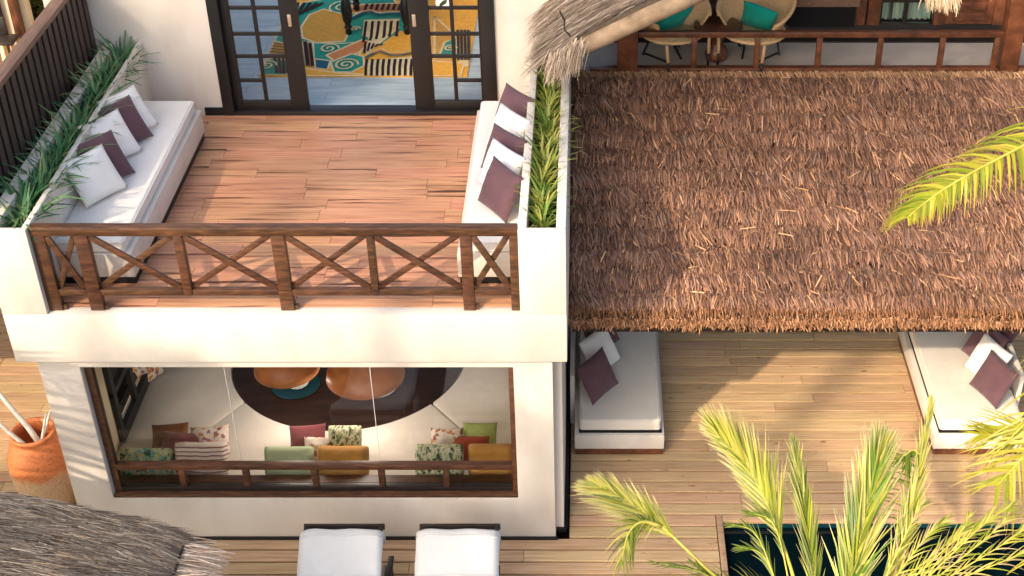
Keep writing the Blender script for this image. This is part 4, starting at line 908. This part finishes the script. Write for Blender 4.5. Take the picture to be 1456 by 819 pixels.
# ------------------------------------------------------------------ neighbouring pavilion behind the fence
nb = empty('pavilion', (-8, 6, 0), 'pale lit pavilion with brown posts behind the slatted fence', 'building')
yN = 5.0
def npx(x0, x1, ytop=-25, ybot=95, yy=yN, dz=0): a, c = P(x0, 40, Y=yy), P(x1, 40, Y=yy); return a.x, c.x
MB().box(-13, P(46, 40, Y=yN).x, yN, yN + .1, 2.2, 6.2).build('wall', 'room_plaster', nb)
a, c = npx(26, 36); MB().box(a, c, yN - .14, yN - .001, 2.2, 6.2).build('post', 'veranda_wood', nb, bevel=.01)
a, c = npx(4, 9); MB().box(a, c, yN - .08, yN - .001, 2.2, 6.2).build('post', 'dark_wood', nb)
MB().box(-13, P(62, 40, Y=yN).x, 1.0, yN + .2, 2.0, 2.2).build('floor', 'veranda_wood', nb)
st = empty('chair', P(13, 72, Y=yN - .5), 'dark backed pale wooden chair on the pavilion behind the fence', 'chair'); c = WLOC[st.name]
MB().box(c.x - .12, c.x + .12, c.y - .14, c.y + .14, c.z + .12, c.z + .16).build('seat', 'dark_wood', st, bevel=.02); MB().bar((c.x - .11, c.y + .12, c.z + .15), (c.x - .13, c.y + .15, c.z + .36), .2, .04, (0, 1, 0)).build('backrest', 'dark_wood', st, bevel=.015)
for dx in (-.09, .09):
    for dy in (-.1, .1): MB().bar((c.x + dx, c.y + dy, c.z + .125), (c.x + dx * 1.2, c.y + dy * 1.2, 2.2), .04, .04).build('leg', 'pale_wood', st)
n = 5000; cN = np.array(P(62, 0, Y=6.0)); cN[2] = 3.6
u = unit(RNG.normal(0, 1, (n, 3))); hb = cN + u * (RNG.random((n, 1)) ** .33) * np.array([.62, .7, 1.7]); hd = unit(RNG.normal(0, 1, (n, 3)) + np.array([0, -.3, .5]))
o = empty('shrub', (cN[0], cN[1], 1.2), 'dark green shrub beside the pavilion behind the fence', 'shrub')
ribbons('foliage', 'leaf_blade', hb, hd, unit(np.cross(hd, RNG.normal(0, 1, (n, 3)))), RNG.uniform(.08, .2, n), RNG.uniform(.03, .06, n), pal(n, ['2E3A1E', '4A5428', '6A6A34']), o)
MB().tube([(cN[0], cN[1], -.32), (cN[0] + .04, cN[1], 1.5), (cN[0], cN[1], 3.4)], [.07, .05, .02], 8).build('stem', 'palm_trunk', o)

# ------------------------------------------------------------------ palms
def spline(pts, n):
    pts = [np.array(p, float) for p in pts]; P0 = [2 * pts[0] - pts[1]] + pts + [2 * pts[-1] - pts[-2]]; out = []
    for k in range(n):
        s = k / (n - 1) * (len(pts) - 1); i = min(int(s), len(pts) - 2); u = s - i; a, b_, c, d = P0[i:i + 4]
        out.append(.5 * ((2 * b_) + (-a + c) * u + (2 * a - 5 * b_ + 4 * c - d) * u * u + (-a + 3 * b_ - 3 * c + d) * u ** 3))
    return np.array(out)
LG = ['8A9C2A', 'A8B038', 'C4C24C', '6E8424', 'D8CE62', 'DCCB74']; LD = ['4E6A22', '6A8228', '86963A']
def frond(parent, pts, nl, Lmax, ang=(55, 22), fold=.45, droop=.35, up=(0, 0, 1), cols=LG, sides=(1, 1), start=.12, wd_=.020, tip='CDB27A', rad=.018, tipfade=.7, prof_=None, jit=.06):
    R_ = spline(pts, 40); tl = np.linspace(0, 1, 40); up = np.array(up, float)
    bs = []; ds = []; sds = []; ls = []; cs = []; cu = []
    for sgn, amt in ((1, sides[0]), (-1, sides[1])):
        if not amt: continue
        s = np.linspace(start, 1, nl) + RNG.normal(0, .004, nl); s = s.clip(0, 1)
        p = np.stack([np.interp(s, tl, R_[:, k]) for k in range(3)], 1); p2 = np.stack([np.interp((s + .03).clip(0, 1), tl, R_[:, k]) for k in range(3)], 1); p1 = np.stack([np.interp((s - .03).clip(0, 1), tl, R_[:, k]) for k in range(3)], 1)
        tg = unit(p2 - p1); sd = unit(np.cross(tg, up[None])) * sgn; nu = unit(np.cross(sd, tg) * sgn)
        a = np.radians(ang[0] + (ang[1] - ang[0]) * s + RNG.normal(0, 4, nl))
        out = sd * math.cos(fold) + nu * math.sin(fold)
        d = unit(tg * np.cos(a)[:, None] + out * np.sin(a)[:, None] + RNG.normal(0, jit, (nl, 3)))
        pf = np.sin(np.pi * (.12 + .80 * s)) ** .7 if prof_ is None else prof_(s)
        L = Lmax * amt * pf * RNG.uniform(.85, 1.08, nl)
        bs.append(p); ds.append(d); ls.append(L); sds.append(unit(np.cross(d, nu + .3 * sd + RNG.normal(0, .15, nu.shape))))
        cs.append(pal(nl, cols) * RNG.uniform(.75, 1.1, (nl, 1))); cu.append(np.array([0, 0, -1.])[None] * (L * droop * RNG.uniform(.6, 1.3, nl))[:, None])
    b_ = np.concatenate(bs); n = len(b_); c = np.concatenate(cs); tc = c * .4 + np.array(lin(tip)) * .6
    o = ribbons('frond', 'palm_leaf', b_, np.concatenate(ds), np.concatenate(sds), np.concatenate(ls), np.full(n, wd_) * RNG.uniform(.8, 1.15, n), c, parent, np.concatenate(cu), rows=6, taper=.06, tipcol=tc, tipstart=tipfade)
    MB().tube([tuple(q) for q in R_[::3]], [rad * (1 - .8 * k / 13) for k in range(14)], 7).build('rachis', 'palm_rachis', o, smooth='all')
    return o
noisy('palm_rachis', [(.3, 'A8A03C'), (.7, 'C6BC5A')], (1, 1, 1), 5, .5, .05, .002)
def T(*a): return [P(x, y, t=tt) for x, y, tt in a]
pc = P(1185, 905, t=11.0)
pA_ = empty('palm_tree', (pc.x, pc.y, -.30), 'young palm with upright yellow-green fronds rising in front of the pool', 'palm tree')
MB().tube([(pc.x, pc.y, -.32), (pc.x + .03, pc.y, pc.z * .5), (pc.x, pc.y, pc.z + .15)], [.14, .11, .10], 12).build('trunk', 'palm_trunk', pA_, smooth='all')
cv_ = Vector((0, -.72, .69))
vw_ = tuple((CAM - pc).normalized())
frond(pA_, T((1120, 900, 11.0), (1020, 822, 11.1), (945, 752, 11.3), (890, 712, 11.5), (850, 690, 11.6)), 90, .52, (38, 14), .5, .12, vw_, start=.45, sides=(.75, 1), tip='E8D8A8', tipfade=.55)
frond(pA_, T((940, 748, 11.3), (912, 742, 11.25), (893, 760, 11.2), (884, 800, 11.15)), 24, .26, (60, 25), .2, .8, vw_, cols=LD + LG, sides=(1, .9), start=.1, wd_=.016)
frond(pA_, T((1150, 905, 11.0), (1122, 800, 11.1), (1090, 715, 11.4), (1055, 655, 11.6), (1015, 612, 11.7)), 118, .62, (32, 16), .55, .10, vw_, start=.35, sides=(1, .62), tip='EADBB0', tipfade=.6)
frond(pA_, T((1165, 905, 11.0), (1155, 800, 11.2), (1143, 720, 11.4), (1131, 640, 11.6)), 84, .46, (24, 10), .9, .06, vw_, start=.15, sides=(.9, 1), cols=LD + LG[:3], tip='C8B080')
frond(pA_, T((1195, 905, 11.0), (1212, 815, 11.2), (1235, 715, 11.4), (1252, 640, 11.6)), 112, .66, (28, 9), .6, .04, vw_, start=.1, sides=(.9, 1), cols=LG + ['5F8A1C', '6E961E'], wd_=.028, tip='EEDFBE', tipfade=.72)
frond(pA_, T((1225, 905, 11.05), (1268, 810, 11.2), (1300, 700, 11.4), (1322, 580, 11.7)), 96, .50, (17, 6), .8, .03, vw_, start=.1, sides=(.8, .8), wd_=.026, tip='EEDFB0')
frond(pA_, T((1280, 800, 11.25), (1300, 720, 11.4), (1312, 660, 11.5), (1300, 640, 11.5), (1286, 648, 11.45)), 40, .42, (75, 40), .1, .5, vw_, start=.15, sides=(0, 1), cols=LD + LG[:2], wd_=.016)
for k in range(9):
    x1 = 1300 + k * 19 + random.uniform(-6, 6); y1 = 765 + random.uniform(-55, 10)
    frond(pA_, T((1215 + k * 4, 905, 11.0), (1250 + k * 10, 840, 11.05), (x1, y1 + 30, 11.15), (x1 + 18 + 14 * (k % 3), y1, 11.2)), 16, .26, (28, 14), .3, .35, vw_, start=.4, cols=LG + ['C9B48A', 'B79C78'], wd_=.014, tip='D4BC90', rad=.010)
for x0, y0, x1, y1, x2, y2 in ((1120, 900, 1075, 760, 1040, 745), (1120, 905, 1085, 790, 1052, 778), (1130, 905, 1100, 745, 1062, 728), (1110, 905, 1000, 815, 930, 800), (1090, 905, 1030, 830, 985, 800)):
    frond(pA_, T((x0, y0, 11.0), ((x0 + x1) / 2 + 6, (y0 + y1) / 2, 11.05), (x1, y1, 11.15), (x2, y2, 11.15)), 14, .20, (22, 12), .3, .2, vw_, start=.45, cols=LD + ['6E8A2A'], wd_=.014, tip='D0BA8E', rad=.010)
for k in range(7):
    q = k / 7 * 6.283 + .4
    if math.sin(q) > .2: continue
    d = Vector((math.cos(q), math.sin(q) , 0)); frond(pA_, [pc, pc + d * .5 + Vector((0, 0, .35)), pc + d * 1.1 + Vector((0, 0, .35)), pc + d * 1.6 + Vector((0, 0, -.1))], 40, .5, (60, 30), .3, .4, (0, 0, 1))

pB_ = Vector((5.5, -.9, 5.0))
tB = empty('palm_tree', (5.6, -.9, -.30), 'taller palm with drooping yellow fronds reaching over the brown thatched roof', 'palm tree')
MB().tube([(5.6, -.9, -.32), (5.75, -.9, 2.4), (5.55, -.9, 5.1)], [.17, .13, .12], 12).build('trunk', 'palm_trunk', tB, smooth='all')
frond(tB, [pB_] + T((1560, 158, 11.75), (1456, 207, 11.6), (1365, 255, 11.5), (1318, 286, 11.45), (1292, 308, 11.4)), 84, .85, (80, 44), -.15, .8, (0, -.4, 1), start=.2, sides=(1, .34), cols=['A9AE2E', 'C2BC3A', '8A9C26', 'D2C04A'], wd_=.030, tip='D8A850', tipfade=.75, prof_=lambda s: (1 - s).clip(.05, 1) ** .55)
frond(tB, [pB_] + T((1560, 380, 11.6), (1510, 560, 11.7), (1462, 640, 11.8), (1418, 690, 11.8)), 26, .75, (66, 40), .1, .35, vw_, start=.45, sides=(1, .95), cols=['B8B432', 'CFC344', '98A42A'], wd_=.026, tip='D89A5A', tipfade=.75, jit=.12)
frond(tB, [pB_] + T((1580, 450, 11.9), (1500, 590, 12.0), (1440, 615, 12.1), (1395, 618, 12.1)), 26, .5, (60, 24), .2, .2, vw_, start=.55, sides=(1, 1), cols=['B8B432', 'CFC344', '98A42A'], wd_=.022, tip='D89A5A', tipfade=.7, jit=.1)
frond(tB, [pB_] + T((1620, 560, 11.4), (1560, 690, 11.4), (1510, 740, 11.4), (1462, 800, 11.3)), 18, .55, (60, 30), .2, .35, vw_, start=.4, sides=(1, 1), cols=['B8B432', 'CFC344', 'C8B888'], wd_=.018, tip='D89A5A', jit=.1)
frond(tB, [pB_] + T((1640, 10, 12.0), (1560, -50, 12.2), (1486, -52, 12.3), (1420, -30, 12.3)), 36, .36, (60, 25), .0, .6, (0, -.3, 1), start=.3, cols=['A9AE2E', 'C2BC3A', 'D2C04A'], tip='E0C890', wd_=.02)
for q in (.3, 1.0, 1.7, -.5, -1.2, -1.9, -2.5):
    d = Vector((math.cos(q), math.sin(q), 0)); frond(tB, [pB_, pB_ + d * .7 + Vector((0, 0, .5)), pB_ + d * 1.7 + Vector((0, 0, .45)), pB_ + d * 2.6 + Vector((0, 0, -.5))], 50, .65, (62, 28), .2, .5, (0, 0, 1))
def garden_palm(c, label, nf, seed, L=2.4, wl=.05):
    random.seed(seed); c = Vector(c); e = empty('palm_tree', (c.x, c.y, -.30), label, 'palm tree')
    MB().tube([(c.x + .1, c.y, -.32), (c.x + .15, c.y, c.z * .5), (c.x, c.y, c.z + .1)], [.17, .13, .11], 12).build('trunk', 'palm_trunk', e, smooth='all')
    for k in range(nf):
        q = k / nf * 6.283 + random.uniform(-.2, .2); r = L * random.uniform(.8, 1.1); e0 = random.uniform(.1, .5); d = Vector((math.cos(q), math.sin(q), 0))
        frond(e, [c, c + d * r * .3 + Vector((0, 0, e0)), c + d * r * .7 + Vector((0, 0, e0 * .9)), c + d * r + Vector((0, 0, e0 * .3 - .5))], 48, .66, (62, 28), .15, .45, (0, 0, 1), wd_=wl)
kq, kp = SUN.z / -SUN.y, SUN.x / -SUN.y      # slope of the sun rays
def sunward(p, q, Y): return (p + kp * -Y, Y, q + kq * -Y)
garden_palm(sunward(-3.1, .9, -12.0), 'tall garden palm nearest the hut, facing the villa', 15, 5)
garden_palm(sunward(-1.0, .6, -12.6), 'tall garden palm facing the sun loungers', 15, 6)
garden_palm(sunward(1.6, .1, -12.2), 'tall garden palm facing the pool deck and the daybeds', 13, 8, 2.2)
pk = Vector((-7.7, -.9, 3.8)); tk = empty('palm_tree', (-7.9, -.8, -.30), 'slender unseen palm added to cast striped shade on the villa corner', 'palm tree')
MB().tube([(-7.9, -.8, -.32), (-7.95, -.8, 2), tuple(pk)], [.12, .09, .08], 10).build('trunk', 'palm_trunk', tk, smooth='all')
frond(tk, [pk, (-7.1, -1.2, 4.0), (-6.72, -1.42, 3.2), (-6.62, -1.5, 2.2), (-6.60, -1.52, 1.3)], 20, .75, (84, 76), 0, .03, tuple(SUN), start=.36, wd_=.085, jit=.015, prof_=lambda s: np.ones_like(s))  # added frond, leaflets turned to the sun to throw stripes on the wall
frond(tk, [pk, (-7.0, -1.9, 4.1), (-6.2, -2.9, 3.9), (-5.7, -3.6, 3.2)], 34, .7, (66, 40), .1, .3, (0, 0, 1), wd_=.05)
frond(tk, [pk, (-8.3, -.3, 4.3), (-9.2, .3, 4.2), (-9.8, .7, 3.5)], 34, .6, (66, 40), .1, .3, (0, 0, 1), wd_=.05)
frond(tk, [pk, (-8.2, -1.6, 4.3), (-8.8, -2.4, 4.2), (-9.2, -3.0, 3.5)], 34, .6, (66, 40), .1, .3, (0, 0, 1), wd_=.05)
def tall_tree(p, q, Y, rx, rz, label, n=1900):
    c = np.array(sunward(p, q, Y)); e = empty('tall_tree', (c[0], c[1], -.30), label, 'tree', 'tall garden trees')
    nc = 46; cc = c + unit(RNG.normal(0, 1, (nc, 3))) * (RNG.random((nc, 1)) ** .45) * np.array([rx, rx, rz]); k = RNG.integers(0, nc, n)
    b = cc[k] + RNG.normal(0, .30, (n, 3)); d = unit(RNG.normal(0, 1, (n, 3)) + np.array([0, 0, -.2]))
    o = ribbons('crown', 'leaf_blade', b, d, unit(np.cross(d, RNG.normal(0, 1, (n, 3)))), RNG.uniform(.18, .36, n), RNG.uniform(.08, .15, n), pal(n, ['3E5A22', '5A7A2E', '78923C']), e, taper=.2); o['kind'] = 'stuff'
    MB().tube([(c[0] + .3, c[1], -.32), (c[0] + .1, c[1], c[2] * .5), (c[0], c[1], c[2] + rz * .5)], [.28, .2, .06], 12).build('trunk', 'palm_trunk', e, smooth='all')
    for h in range(7):
        m_ = cc[h]; MB().tube([(c[0], c[1], c[2] - rz * .7), tuple((np.array([c[0], c[1], c[2] - rz * .2]) + m_) / 2), tuple(m_)], [.09, .06, .02], 7).build('limb', 'palm_trunk', e, smooth='all')
for p_, q_, Y_, rx_, rz_, lb_ in ((-7.6, 7.3, -15, 2.1, 2.2, 'tall leafy tree standing farthest towards the hut side of the garden'), (-4.8, 7.2, -16, 2.1, 2.3, 'tall leafy tree second from the hut side of the garden'), (-2.0, 7.0, -15, 2.0, 2.2, 'tall leafy tree third from the hut side of the garden'), (.8, 6.4, -16, 1.9, 2.1, 'tall leafy tree nearest the pool side of the garden')):
    tall_tree(p_, q_, Y_, rx_, rz_, lb_)

S.render.engine = 'CYCLES'
